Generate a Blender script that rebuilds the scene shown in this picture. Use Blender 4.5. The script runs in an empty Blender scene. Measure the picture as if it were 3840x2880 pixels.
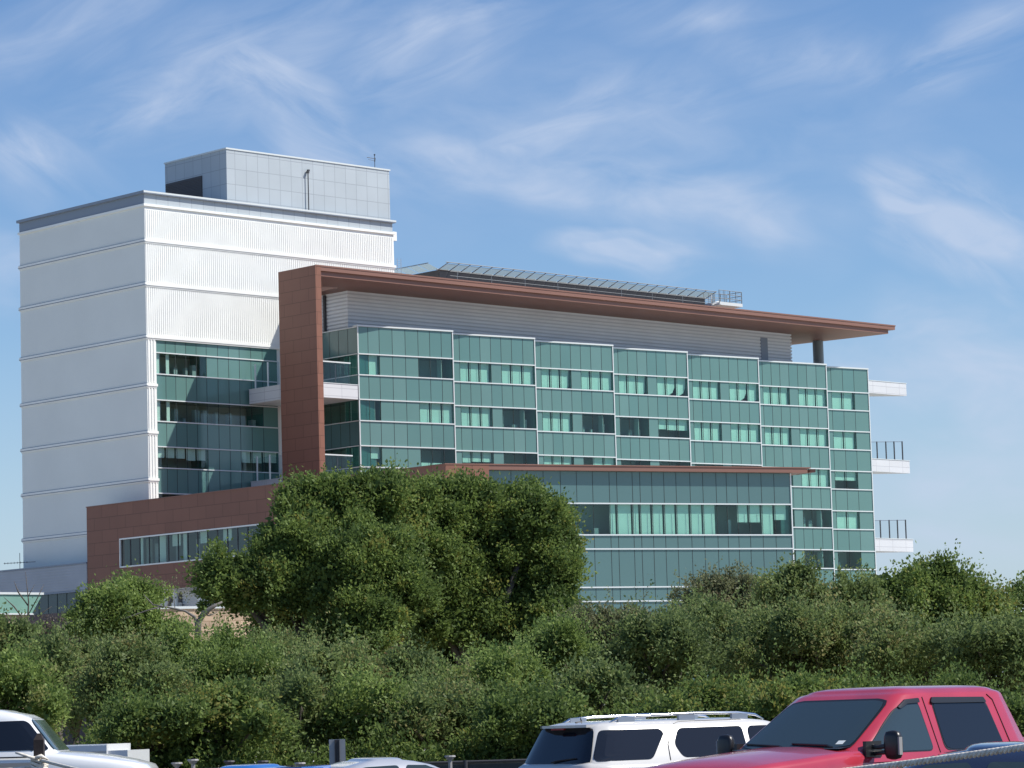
import bpy, math, random
import numpy as np
from mathutils import Vector, Matrix
R = math.radians
scene = bpy.context.scene
COL = scene.collection
random.seed(7); rng = np.random.default_rng(11)

# ---------------------------------------------------------------- camera
F = 11607.7; PITCH = .10996797; ROLL = -.02916142; CH = 1.65
_f = Vector((0, math.cos(PITCH), math.sin(PITCH)))
_u = Vector((0, -math.sin(PITCH), math.cos(PITCH))); _r = Vector((1, 0, 0))
c_, s_ = math.cos(ROLL), math.sin(ROLL)
CR = c_*_r + s_*_u; CU = -s_*_r + c_*_u
cam_d = bpy.data.cameras.new('camera'); cam = bpy.data.objects.new('camera', cam_d); COL.objects.link(cam)
M = Matrix((CR, CU, -_f)).transposed().to_4x4(); M.translation = Vector((0, 0, CH)); cam.matrix_world = M
cam_d.sensor_width = 36; cam_d.lens = 36*F/3840; cam_d.clip_start = .5; cam_d.clip_end = 6000
scene.camera = cam

def at(xv, yv, D):
    """point seen at a spot of the photograph (2212 px wide scale) at depth D metres"""
    x, y = xv/.576042, yv/.576042
    d = CR*((x-1920)/F) - CU*((y-1440)/F) + _f
    return Vector((0, 0, CH)) + d*(D/d.y)

# ---------------------------------------------------------------- world and sun
SUNL = (.77, -1.0, 1.47)            # in building axes: from the right and the front
AU = .8109
sx = .77*math.sin(AU) - (-1.0)*-1*math.sin(AU-math.pi/2); sy = .77*math.cos(AU) - math.cos(AU-math.pi/2)
SUN = Vector((sx, sy, 1.47)).normalized()
elev = math.asin(SUN.z); azim = math.atan2(SUN.x, SUN.y)

def nt(mat): 
    mat.use_nodes = True; t = mat.node_tree; t.nodes.clear(); return t
class NB:
    def __init__(s, tree): s.t = tree
    def n(s, kind, **kw):
        nd = s.t.nodes.new(kind)
        for k, v in kw.items(): setattr(nd, k, v)
        return nd
    def l(s, a, b): s.t.links.new(a, b)
    def m(s, op, a, b=None, c=None):
        nd = s.n('ShaderNodeMath', operation=op)
        for i, v in enumerate((a, b, c)):
            if v is None: continue
            if isinstance(v, (int, float)): nd.inputs[i].default_value = v
            else: s.l(v, nd.inputs[i])
        return nd.outputs[0]

def make_world():
    w = bpy.data.worlds.new('World'); scene.world = w; w.use_nodes = True
    t = w.node_tree; t.nodes.clear(); b = NB(t)
    out = b.n('ShaderNodeOutputWorld'); bg = b.n('ShaderNodeBackground'); bg.inputs['Strength'].default_value = SKY_STRENGTH
    b.l(bg.outputs[0], out.inputs[0])
    sky = b.n('ShaderNodeTexSky', sky_type='NISHITA'); sky.sun_disc = False
    sky.sun_elevation = elev; sky.sun_rotation = azim
    sky.altitude = 200; sky.air_density = 1.0; sky.dust_density = .35; sky.ozone_density = 4.0
    tc = b.n('ShaderNodeTexCoord'); sep = b.n('ShaderNodeSeparateXYZ'); b.l(tc.outputs['Generated'], sep.inputs[0])
    yy = b.m('MAXIMUM', sep.outputs[1], .08)
    # flat angular coordinates of the sky in front: one unit is about the field of view
    K = 6687.0
    X = b.m('MULTIPLY', b.m('DIVIDE', sep.outputs[0], yy), K)
    Z = b.m('MULTIPLY', b.m('DIVIDE', sep.outputs[2], yy), K)
    cv = b.n('ShaderNodeCombineXYZ'); b.l(X, cv.inputs[0]); b.l(Z, cv.inputs[1])
    # fine warp so the edges of the clouds are ragged
    wn = b.n('ShaderNodeTexNoise'); wn.inputs['Scale'].default_value = .004; wn.inputs['Detail'].default_value = 2; b.l(cv.outputs[0], wn.inputs['Vector'])
    ws = b.n('ShaderNodeVectorMath', operation='SUBTRACT'); b.l(wn.outputs['Color'], ws.inputs[0]); ws.inputs[1].default_value = (.5, .5, .5)
    wm = b.n('ShaderNodeVectorMath', operation='MULTIPLY_ADD'); b.l(ws.outputs[0], wm.inputs[0]); wm.inputs[1].default_value = (240, 160, 0); b.l(cv.outputs[0], wm.inputs[2])
    def rot_noise(ang, sxx, syy, scale, detail, rough, off, dist=0.0):
        mp = b.n('ShaderNodeMapping', vector_type='TEXTURE'); mp.inputs['Rotation'].default_value = (0, 0, ang)
        mp.inputs['Location'].default_value = off; mp.inputs['Scale'].default_value = (1/sxx, 1/syy, 1)
        b.l(cv.outputs[0], mp.inputs[0])
        nz = b.n('ShaderNodeTexNoise'); nz.noise_dimensions = '2D'; nz.inputs['Scale'].default_value = scale; nz.inputs['Detail'].default_value = detail
        nz.inputs['Roughness'].default_value = rough; nz.inputs['Distortion'].default_value = dist
        b.l(mp.outputs[0], nz.inputs['Vector']); return nz.outputs['Fac']
    def blob(cx, cy, rx, ry, ang, st):
        p = at(cx, cy, 1.0)
        mp = b.n('ShaderNodeMapping', vector_type='TEXTURE'); mp.inputs['Location'].default_value = (p.x*K, (p.z-CH)*K, 0)
        mp.inputs['Rotation'].default_value = (0, 0, R(-ang)); mp.inputs['Scale'].default_value = (rx*1.9, ry*1.9, 1)
        b.l(wm.outputs[0], mp.inputs[0])
        g = b.n('ShaderNodeTexGradient', gradient_type='QUADRATIC_SPHERE'); b.l(mp.outputs[0], g.inputs[0])
        return b.m('MULTIPLY', g.outputs['Fac'], st*2.2)
    n1 = rot_noise(R(20), .38, 1.5, .0068, 7, .58, (40, 70, 1), .4)
    n2 = rot_noise(R(-34), .42, 1.5, .0078, 7, .58, (340, 170, 5), .4)
    n3 = rot_noise(R(-6), .6, 1.4, .0055, 5, .54, (640, 370, 5), .3)
    def layer(blobs, nz, lo, hi):
        acc = None
        for bl in blobs:
            v = blob(*bl); acc = v if acc is None else b.m('MAXIMUM', acc, v)
        mr = b.n('ShaderNodeMapRange'); mr.inputs['From Min'].default_value = lo; mr.inputs['From Max'].default_value = hi
        b.l(nz, mr.inputs['Value'])
        return b.m('MULTIPLY', b.m('MINIMUM', acc, 1.0), mr.outputs[0])
    A = layer([(460, 170, 420, 110, -22, .8), (950, 90, 330, 110, -30, .75), (2080, 110, 230, 80, -25, .8), (1720, 120, 300, 90, 10, .5), (1250, 260, 420, 110, -8, .6), (150, 60, 300, 90, -20, .6), (1500, 40, 300, 80, 0, .4)], n1, .26, .84)
    B = layer([(640, 240, 230, 90, 40, 1.1), (880, 330, 240, 60, 12, .8), (2090, 490, 190, 95, 32, 1.7), (60, 340, 160, 80, 25, .65)], n2, .24, .80)
    Cc = layer([(1150, 370, 420, 80, 4, .95), (1500, 420, 330, 85, 10, .8), (1360, 535, 150, 46, 3, 2.2), (2090, 810, 320, 140, 4, 1.05),
               (1960, 1030, 420, 130, -4, .55), (20, 560, 110, 70, 20, .65), (1250, 300, 800, 210, 0, .35)], n3, .22, .76)
    Dd = layer([(1360, 537, 130, 38, 3, 1.1), (1290, 530, 70, 24, 0, .8), (2110, 500, 150, 62, 30, 1.0), (1990, 440, 90, 32, 25, .7), (2110, 820, 300, 110, 6, .85), (2080, 1030, 330, 80, -8, .6), (2000, 1180, 300, 60, 0, .5), (1840, 782, 60, 26, 0, .8)], n3, .05, .62)
    cl = b.m('MAXIMUM', b.m('MAXIMUM', b.m('MAXIMUM', A, Dd), B), Cc)
    cl = b.m('ADD', cl, b.m('MULTIPLY', b.m('ADD', b.m('ADD', A, B), Cc), .18))
    cl = b.m('MINIMUM', b.m('MULTIPLY', cl, .66), .74)
    front = b.n('ShaderNodeMapRange'); front.inputs['From Min'].default_value = .1; front.inputs['From Max'].default_value = .5
    b.l(sep.outputs[1], front.inputs['Value']); cl = b.m('MULTIPLY', cl, front.outputs[0])
    # tint of the clear sky
    hs = b.n('ShaderNodeHueSaturation'); hs.inputs['Saturation'].default_value = SKY_SAT; hs.inputs['Hue'].default_value = SKY_HUE; hs.inputs['Value'].default_value = SKY_VAL
    b.l(sky.outputs[0], hs.inputs['Color'])
    lowf = b.n('ShaderNodeMapRange'); lowf.inputs['From Min'].default_value = .13; lowf.inputs['From Max'].default_value = -.02; lowf.inputs['To Max'].default_value = .85; b.l(sep.outputs[2], lowf.inputs['Value'])
    mh = b.n('ShaderNodeMix', data_type='RGBA'); b.l(lowf.outputs[0], mh.inputs['Factor']); b.l(hs.outputs[0], mh.inputs[6]); mh.inputs[7].default_value = HORIZON
    mix = b.n('ShaderNodeMix', data_type='RGBA'); b.l(cl, mix.inputs['Factor']); b.l(mh.outputs[2], mix.inputs[6])
    mix.inputs[7].default_value = CLOUD
    b.l(mix.outputs[2], bg.inputs['Color'])
SKY_STRENGTH = .085; SKY_SAT = 1.14; SKY_HUE = .506; SKY_VAL = 1.22; CLOUD = (5.4, 6.3, 8.0, 1); HORIZON = (4.1, 5.2, 7.1, 1)
make_world()
scene.world.cycles.sampling_method = 'MANUAL'; scene.world.cycles.sample_map_resolution = 512
sd = bpy.data.lights.new('sun', 'SUN'); sun = bpy.data.objects.new('sun', sd); COL.objects.link(sun)
sd.energy = 4.4; sd.angle = R(.53); sd.color = (1, .955, .88)
sun.rotation_euler = (-SUN).to_track_quat('-Z', 'Y').to_euler()
scene.view_settings.view_transform = 'Standard'; scene.view_settings.look = 'None'
scene.view_settings.exposure = 0.3; scene.view_settings.gamma = 1
scene.render.engine = 'CYCLES'
scene.cycles.transparent_max_bounces = 16

# ---------------------------------------------------------------- materials
def principled(name, col, rough=.6, metal=0, spec=.5, noise=0, nscale=1.0, bump=0, coat=0, tweak=None):
    m = bpy.data.materials.new(name); t = nt(m); b = NB(t)
    o = b.n('ShaderNodeOutputMaterial'); p = b.n('ShaderNodeBsdfPrincipled'); b.l(p.outputs[0], o.inputs[0])
    p.inputs['Base Color'].default_value = (*col, 1); p.inputs['Roughness'].default_value = rough
    p.inputs['Metallic'].default_value = metal; p.inputs['Specular IOR Level'].default_value = spec
    p.inputs['Coat Weight'].default_value = coat; p.inputs['Coat Roughness'].default_value = .04
    tc = b.n('ShaderNodeTexCoord')
    if noise:
        nz = b.n('ShaderNodeTexNoise'); nz.inputs['Scale'].default_value = nscale; nz.inputs['Detail'].default_value = 5
        b.l(tc.outputs['Object'], nz.inputs['Vector'])
        mr = b.n('ShaderNodeMapRange'); mr.inputs['From Min'].default_value = .3; mr.inputs['From Max'].default_value = .7
        mr.inputs['To Min'].default_value = 1-noise; mr.inputs['To Max'].default_value = 1+noise; b.l(nz.outputs['Fac'], mr.inputs['Value'])
        vm = b.n('ShaderNodeVectorMath', operation='SCALE'); vm.inputs[0].default_value = col; b.l(mr.outputs[0], vm.inputs['Scale'])
        b.l(vm.outputs[0], p.inputs['Base Color'])
        if bump:
            bp = b.n('ShaderNodeBump'); bp.inputs['Strength'].default_value = bump; b.l(nz.outputs['Fac'], bp.inputs['Height']); b.l(bp.outputs[0], p.inputs['Normal'])
    m['p'] = 1
    return m

def panelled(name, col, w, h, joint=(.5, .5, .5), mortar=.02, rough=.5, var=.06, offs=0.0, spec=.4, metal=0, stretch=None):
    """cladding panels with joints, laid out in metres through the UV map"""
    m = bpy.data.materials.new(name); t = nt(m); b = NB(t)
    o = b.n('ShaderNodeOutputMaterial'); p = b.n('ShaderNodeBsdfPrincipled'); b.l(p.outputs[0], o.inputs[0])
    p.inputs['Roughness'].default_value = rough; p.inputs['Specular IOR Level'].default_value = spec; p.inputs['Metallic'].default_value = metal
    uv = b.n('ShaderNodeUVMap'); br = b.n('ShaderNodeTexBrick'); b.l(uv.outputs[0], br.inputs['Vector'])
    br.offset = offs; br.squash = 1
    br.inputs['Scale'].default_value = 1; br.inputs['Brick Width'].default_value = w; br.inputs['Row Height'].default_value = h
    br.inputs['Mortar Size'].default_value = mortar; br.inputs['Mortar Smooth'].default_value = .2
    br.inputs['Color1'].default_value = (*[c*(1-var) for c in col], 1); br.inputs['Color2'].default_value = (*[c*(1+var) for c in col], 1)
    br.inputs['Mortar'].default_value = (*[c*j for c, j in zip(col, joint)], 1)
    nz = b.n('ShaderNodeTexNoise'); nz.inputs['Scale'].default_value = .35; nz.inputs['Detail'].default_value = 6; b.l(uv.outputs[0], nz.inputs['Vector'])
    mr = b.n('ShaderNodeMapRange'); mr.inputs['From Min'].default_value = .3; mr.inputs['From Max'].default_value = .7; mr.inputs['To Min'].default_value = 1-var; mr.inputs['To Max'].default_value = 1+var
    b.l(nz.outputs['Fac'], mr.inputs['Value'])
    vm = b.n('ShaderNodeVectorMath', operation='SCALE'); b.l(br.outputs['Color'], vm.inputs[0]); b.l(mr.outputs[0], vm.inputs['Scale'])
    b.l(vm.outputs[0], p.inputs['Base Color'])
    return m

def glass(name, tint_, rough=.01, refl=1.0, add=.0):
    tint = tuple(c**.5 for c in tint_)          # a pane has two faces
    m = bpy.data.materials.new(name); t = nt(m); b = NB(t)
    o = b.n('ShaderNodeOutputMaterial'); mx = b.n('ShaderNodeMixShader'); b.l(mx.outputs[0], o.inputs[0])
    tr = b.n('ShaderNodeBsdfTransparent'); tr.inputs[0].default_value = (*tint, 1)
    gl = b.n('ShaderNodeBsdfGlossy'); gl.inputs['Roughness'].default_value = rough; gl.inputs[0].default_value = (.9, .95, 1, 1)
    fr = b.n('ShaderNodeFresnel'); fr.inputs[0].default_value = 1.5
    ge = b.n('ShaderNodeNewGeometry'); ff = b.m('MULTIPLY', fr.outputs[0], b.m('MULTIPLY', b.m('SUBTRACT', 1, ge.outputs['Backfacing']), refl))
    b.l(ff, mx.inputs[0]); b.l(tr.outputs[0], mx.inputs[1]); b.l(gl.outputs[0], mx.inputs[2])
    return m

MAT = dict(
    white_metal = principled('white_metal', (.84, .85, .81), .45, noise=.04, nscale=.4),
    shade_metal = principled('pale_grey_shade_metal', (.75, .77, .73), .45, noise=.035, nscale=.15),  # darker copy of the white metal, holding the side face's shade in its colour
    cap_metal = principled('grey_cap_metal', (.22, .26, .32), .4),
    white_trim = principled('white_trim', (.64, .68, .67), .35),
    penthouse = panelled('penthouse_panels', (.43, .48, .51), 1.39, 1.5, (.68, .68, .7), .03, var=.03),
    red = panelled('red_brown_panels', (.240, .112, .076), 2.4, 1.15, (.62, .6, .6), .03, offs=.5, var=.05, spec=.3),
    red_trim = principled('red_brown_trim', (.222, .110, .080), .5, noise=.05, nscale=.2),
    corr = principled('grey_corrugated_metal', (.74, .76, .78), .5, noise=.05, nscale=.5),
    white_panel = panelled('white_balcony_panels', (.60, .61, .62), 2.3, .75, (.72, .72, .74), .03, var=.03),
    concrete = principled('pale_concrete', (.52, .52, .50), .8, noise=.06, nscale=.3),
    teal = principled('teal_spandrel_glass', (.115, .225, .205), .14, spec=.55, noise=.05, nscale=.12),
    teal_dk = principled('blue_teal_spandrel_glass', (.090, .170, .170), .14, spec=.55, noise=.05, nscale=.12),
    teal_b = principled('teal_spandrel_glass_pale', (.128, .240, .222), .17, spec=.55, noise=.06, nscale=.15),
    teal_c = principled('teal_spandrel_glass_deep', (.103, .212, .196), .11, spec=.6, noise=.06, nscale=.15),
    joint = principled('dark_joint', (.02, .035, .035), .6),
    room = principled('room_wall', (.45, .40, .36), .9),
    room_dk = principled('room_dark', (.42, .42, .42), .9),
    blind = principled('window_blind', (.86, .84, .78), .9, noise=.03, nscale=1),
    glass = glass('teal_window_glass', (.53, .78, .72)),
    glass_clear = glass('pale_window_glass', (.62, .80, .76), refl=1.2),
    rail_glass = glass('railing_glass', (.80, .86, .88)),
    steel = principled('pale_steel', (.55, .57, .58), .35, metal=.6),
    dark = principled('dark_metal', (.045, .045, .05), .5),
    corr_shade = principled('corrugation_shade', (.58, .59, .62), .7),  # backing darkened to paint in the shade between the ribs
    louver = principled('dark_louver', (.075, .07, .075), .6),
    roof = principled('roof_membrane', (.45, .44, .42), .9),
    stone = principled('tan_limestone', (.52, .40, .27), .9, noise=.22, nscale=1.2),
    column = principled('grey_round_column', (.22, .25, .26), .5),
)

# ---------------------------------------------------------------- mesh helpers
class MB:
    def __init__(s): s.v = []; s.f = []; s.uv = []; s.mi = []
    def quad(s, pts, uvs, mi=0):
        i = len(s.v); s.v += [tuple(p) for p in pts]; s.f.append(tuple(range(i, i+len(pts)))); s.uv += list(uvs); s.mi.append(mi)
    def box(s, a0, a1, b0, b1, z0, z1, mi=0, fr=None):
        """fr = (ox, oy, angle): local frame; a along, b inward"""
        ox, oy, an = fr or (0, 0, 0); ca, sa = math.cos(an), math.sin(an)
        def P(a, b, z): return (ox + a*ca - b*sa, oy + a*sa + b*ca, z)
        s.quad([P(a0,b0,z0),P(a1,b0,z0),P(a1,b0,z1),P(a0,b0,z1)], [(a0,z0),(a1,z0),(a1,z1),(a0,z1)], mi)
        s.quad([P(a1,b1,z0),P(a0,b1,z0),P(a0,b1,z1),P(a1,b1,z1)], [(a1,z0),(a0,z0),(a0,z1),(a1,z1)], mi)
        s.quad([P(a0,b1,z0),P(a0,b0,z0),P(a0,b0,z1),P(a0,b1,z1)], [(b1,z0),(b0,z0),(b0,z1),(b1,z1)], mi)
        s.quad([P(a1,b0,z0),P(a1,b1,z0),P(a1,b1,z1),P(a1,b0,z1)], [(b0,z0),(b1,z0),(b1,z1),(b0,z1)], mi)
        s.quad([P(a0,b0,z1),P(a1,b0,z1),P(a1,b1,z1),P(a0,b1,z1)], [(a0,b0),(a1,b0),(a1,b1),(a0,b1)], mi)
        s.quad([P(a0,b1,z0),P(a1,b1,z0),P(a1,b0,z0),P(a0,b0,z0)], [(a0,b1),(a1,b1),(a1,b0),(a0,b0)], mi)
    def prism(s, pts, z0, z1, mi=0):
        """pts: counter-clockwise plan outline"""
        n = len(pts)
        s.quad([(x, y, z1) for x, y in pts], [(x, y) for x, y in pts], mi)
        s.quad([(x, y, z0) for x, y in reversed(pts)], [(x, y) for x, y in reversed(pts)], mi)
        for i in range(n):
            (x0, y0), (x1, y1) = pts[i], pts[(i+1) % n]; d = math.hypot(x1-x0, y1-y0)
            s.quad([(x0,y0,z0),(x1,y1,z0),(x1,y1,z1),(x0,y0,z1)], [(0,z0),(d,z0),(d,z1),(0,z1)], mi)
    def tube(s, p, q, r, r2=None, n=8, mi=0, caps=True):
        p, q = Vector(p), Vector(q); d = (q-p).normalized(); r2 = r if r2 is None else r2
        a = d.orthogonal().normalized(); b2 = d.cross(a)
        ra = [p + (a*math.cos(t)+b2*math.sin(t))*r for t in [2*math.pi*i/n for i in range(n)]]
        rb = [q + (a*math.cos(t)+b2*math.sin(t))*r2 for t in [2*math.pi*i/n for i in range(n)]]
        for i in range(n):
            j = (i+1) % n; s.quad([ra[i], ra[j], rb[j], rb[i]], [(0,0),(1,0),(1,1),(0,1)], mi)
        if caps:
            s.quad(list(reversed(ra)), [(0,0)]*n, mi); s.quad(rb, [(0,0)]*n, mi)
    def path(s, pts, radii, n=7, mi=0):
        """one continuous tube through the points"""
        pts = [Vector(p) for p in pts]; rings = []
        for i, p in enumerate(pts):
            d = (pts[min(i+1, len(pts)-1)] - pts[max(i-1, 0)]).normalized()
            a = d.cross(Vector((.31, .17, 1))); a = a.normalized() if a.length > .05 else d.orthogonal().normalized(); b2 = d.cross(a)
            i0 = len(s.v); s.v += [tuple(p + (a*math.cos(2*math.pi*k/n)+b2*math.sin(2*math.pi*k/n))*radii[i]) for k in range(n)]; rings.append(i0)
        for i in range(len(pts)-1):
            for k in range(n):
                j = (k+1) % n; s.f.append((rings[i]+k, rings[i]+j, rings[i+1]+j, rings[i+1]+k)); s.uv += [(0,0),(1,0),(1,1),(0,1)]; s.mi.append(mi)
        for r0, rev in ((rings[0], True), (rings[-1], False)):
            idx = [r0+k for k in range(n)]; idx = idx[::-1] if rev else idx; s.f.append(tuple(idx)); s.uv += [(0,0)]*n; s.mi.append(mi)
    def build(s, name, mats, parent=None, smooth=False, loc=None):
        me = bpy.data.meshes.new(name); me.from_pydata(s.v, [], s.f)
        ul = me.uv_layers.new(name='UVMap'); ul.data.foreach_set('uv', [c for u in s.uv for c in u])
        if not isinstance(mats, (list, tuple)): mats = [mats]
        for m in mats: me.materials.append(m)
        me.polygons.foreach_set('material_index', s.mi)
        if smooth: me.polygons.foreach_set('use_smooth', [True]*len(me.polygons))
        me.update()
        o = bpy.data.objects.new(name, me); COL.objects.link(o)
        if parent: o.parent = parent
        if loc: o.location = loc
        return o

def thing(name, label, cat, loc=(0,0,0), rz=0, group=None):
    o = bpy.data.objects.new(name, None); COL.objects.link(o); o.location = loc; o.rotation_euler.z = rz
    o.empty_display_size = .5
    return tag(o, label, cat, group)
def tag(o, label=None, cat=None, group=None, kind=None):
    for k, v in (('label', label), ('category', cat), ('group', group), ('kind', kind)):
        if v: o[k] = v
    return o
# ================================================================ THE BUILDING (axes: x along the wing, y inward, z up)
BP = (-33.79, 285.0, 0.0); BR = math.pi/2 - AU
B = thing('medical_building', 'large medical building: white ribbed tower, teal glass wing under red-brown canopy, red-brown podium', 'building', BP, BR)

def facade(parent, name, fr, bounds, levels, mats, depth=2.4, trim_at=(), vert=(True, True), seed=0, ceil=.0, jw=.045, room=None, tw=.055, glassm=None):
    """a strip of curtain wall. bounds: panel edges along a; levels: (z0, z1, pattern) - pattern None for opaque glass,
    or one letter per panel: . opaque, c blind down, h blind half, d bare room, s sagging blind, l light room"""
    rs = random.Random(seed)
    body = MB(); a0, a1 = bounds[0], bounds[-1]
    zlo, zhi = min(l[0] for l in levels), max(l[1] for l in levels)
    for z0, z1, pat in levels:
        if pat is None:
            for k in range(len(bounds)-1): body.box(bounds[k], bounds[k+1], 0, depth, z0, z1, rs.choice((0, 0, 3, 4)) if mats[0] is MAT['teal'] else 0, fr)
            continue
        i = 0
        while i < len(pat):
            if pat[i] == '.':
                j = i
                while j < len(pat) and pat[j] == '.': j += 1
                body.box(bounds[i], bounds[j], 0, depth, z0, z1, 0, fr); i = j
            else: i += 1
        body.box(a0, a1, depth, depth+.1, z0, z1, 2, fr)
        if pat[0] != '.': body.box(a0, a0+.06, .03, depth, z0, z1, 0, fr)
        if pat[-1] != '.': body.box(a1-.06, a1, .03, depth, z0, z1, 0, fr)
    for z0, z1, pat in levels:          # joints between panels
        for k, s in enumerate(bounds[1:-1]):
            body.box(s-jw/2, s+jw/2, -.012, .02, z0+.02, z1-.02, 1, fr)
    fb = body.build(name, [mats[0], MAT['joint'], room or MAT['room_dk'], MAT['teal_b'], MAT['teal_c']], parent)
    for z0, z1, pat in levels:
        if pat is None: continue
        i = 0
        while i < len(pat):
            if pat[i] == '.': i += 1; continue
            j = i
            while j < len(pat) and pat[j] != '.': j += 1
            g = MB()
            for k in range(i, j): g.box(bounds[k]+.03, bounds[k+1]-.03, .03, .045, z0, z1, 0, fr)
            g.build('window', glassm or MAT['glass'], fb)
            cu = MB(); n = 0; rm = MB(); rn = 0
            for k in range(i, j):
                p0, p1 = bounds[k]+.08, bounds[k+1]-.10; ch = pat[k]
                if ch == 'm': ch = rs.choice('cch')
                if ch == 'c': cu.box(p0, p1, .27, .29, z0+.03, z1, 0, fr); n += 1
                elif ch == 'h': cu.box(p0, p1, .27, .29, z0+(z1-z0)*rs.choice((.42, .45, .5)), z1, 0, fr); n += 1
                elif ch == 'q': cu.box(p0, p1, .27, .29, z0+(z1-z0)*.06, z0+(z1-z0)*.3, 0, fr); n += 1
                elif ch == 's':                       # one corner of the blind hangs loose
                    ox, oy, an = fr; ca, sa = math.cos(an), math.sin(an)
                    P = lambda a, b_, z: (ox+a*ca-b_*sa, oy+a*sa+b_*ca, z)
                    w = p1-p0; sg = rs.choice((0, 1))
                    zl = [z0+.05, z0+.16, z0+.42, z0+.95] if sg == 0 else [z0+.1, z0+.02, z0+.05, z0+.3]
                    xs = [p0, p0+w*.4, p0+w*.75, p1]
                    for q in range(3):
                        yb = (.27, .33, .3, .36)
                        cu.quad([P(xs[q], yb[q], zl[q]), P(xs[q+1], yb[q+1], zl[q+1]), P(xs[q+1], .28, z1), P(xs[q], .28, z1)], [(0,0)]*4, 0)
                    n += 1
                elif ch == 'l': cu.box(p0+.1, p1-.45, .27, .29, z0+.03, z1, 0, fr); n += 1
                elif ch in 'de' and rs.random() < .6:      # something stands in the room
                    q = rs.uniform(0, .5); rm = MB(); rm.box(p0+q, min(p1, p0+q+rs.uniform(.25, .6)), .8, 1.3, z0+.01, z0+rs.uniform(.5, 1.4), 0, fr); rm.build('cabinet', MAT['room_dk'], fb)
            if n: cu.build('blind', MAT['blind'], fb)

            if (j-i) >= 3 and pat[i] in 'de':              # light partition edge seen inside
                e = MB(); s0 = bounds[j-1]+.02; e.box(s0, s0+.10, .15, .9, z0, z1-.12, 0, fr); e.build('partition', MAT['white_trim'], fb)
            i = j
    tr = MB()
    for z in trim_at: tr.box(a0-.02, a1+.03, -.10, -.015, z-tw, z+tw, 0, fr)
    if vert[0]: tr.box(a0-.05, a0+.06, -.08, -.013, zlo, zhi, 0, fr)
    if vert[1]: tr.box(a1-.06, a1+.05, -.08, -.013, zlo, zhi, 0, fr)
    tr.build('trim', MAT['white_trim'], fb)
    return fb

# ---- white tower -------------------------------------------------------------------------
TW, TD, TH = 30.85, 20.35, 52.3
t = MB()
t.box(0, TW, 0, TD, 38.56, 51.0); t.box(0, 1.05, 0, 3, 0, 38.56); t.box(0, TW, 3, TD, 0, 38.56); t.box(15.7, TW, .3, 3, 0, 38.5)
tower = t.build('tower_wall', MAT['white_metal'], B)
r = MB()                                                     # ribs of the cladding
z_b = [50.75, 47.6, 43.5, 38.56, 34.05, 29.63, 25.25, 20.9, 0]
for i in range(3):
    for k in range(128):
        u = .08 + k*.24
        r.box(u, u+.12, -.045, .0, z_b[i+1]+.2, z_b[i]-.22)
for i in range(3, 8):
    for u in (.12, .44, .76): r.box(u, u+.15, -.07, .0, z_b[i+1]+.2, z_b[i]-.22)
r.build('front_ribs', MAT['white_metal'], tower)
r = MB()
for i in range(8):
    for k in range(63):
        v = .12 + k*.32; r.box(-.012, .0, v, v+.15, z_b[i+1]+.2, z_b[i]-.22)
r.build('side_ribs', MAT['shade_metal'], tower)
r = MB(); r.box(-.008, -.001, .003, TD-.003, 0, 50.9); r.build('side_shade_skin', MAT['shade_metal'], tower)  # thin skin that puts the tower's side shade into a darker colour
r = MB()
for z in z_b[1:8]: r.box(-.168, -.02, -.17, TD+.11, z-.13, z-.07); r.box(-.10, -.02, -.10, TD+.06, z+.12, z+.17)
r.build('side_ledge_shade', MAT['cap_metal'], tower)  # dark strips painted in as shade lines above and below the ledges
for z in z_b[1:4]:
    e = MB(); e.box(-.16, TW+.14, -.16, TD+.1, z-.12, z+.12); e.box(-.09, TW+.08, -.09, TD+.05, z-.26, z-.12); e.build('floor_ledge', MAT['white_metal'], tower)
for z in z_b[4:8]:
    e = MB(); e.box(-.16, 1.12, -.16, TD+.1, z-.12, z+.12); e.box(-.09, 1.06, -.09, TD+.05, z-.26, z-.12); e.build('floor_ledge', MAT['white_metal'], tower)
e = MB(); e.box(-.17, TW+.14, -.17, TD+.1, 50.83, 51.05); e.build('cornice', MAT['white_metal'], tower)
e = MB(); e.box(-.02, TW-.1, .02, TD, 51.05, 52.0); e.build('parapet', MAT['penthouse'], tower)
e = MB(); e.box(-.03, -.021, .02, TD, 51.08, 51.98); e.build('side_parapet', MAT['cap_metal'], tower)
e = MB(); e.box(-.28, TW+.15, -.28, TD+.15, 52.0, 52.26); e.build('roof_cap', MAT['cap_metal'], tower)
e = MB(); e.box(-.27, TW+.16, -.30, -.281, 52.08, 52.25); e.build('front_cap', MAT['white_trim'], tower)
e = MB(); e.box(TW+.12, TW+.62, .2, .9, 50.3, 51.2); e.build('wall_box', MAT['white_metal'], tower)
p = MB(); p.box(10.09, 30.8, .35, 10.05, 52.32, 57.35, 0)
pent = p.build('penthouse', MAT['penthouse'], B)
e = MB(); e.box(10.0, 30.9, .27, 10.1, 57.35, 57.5); e.build('coping', MAT['white_trim'], pent)
e = MB(); e.box(10.03, 10.088, 4.14, 9.9, 52.33, 55.35)
for k in range(18): e.box(9.98, 10.03, 4.16, 9.88, 52.4+k*.16, 52.48+k*.16)
e.build('louvre', MAT['louver'], pent)

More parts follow.
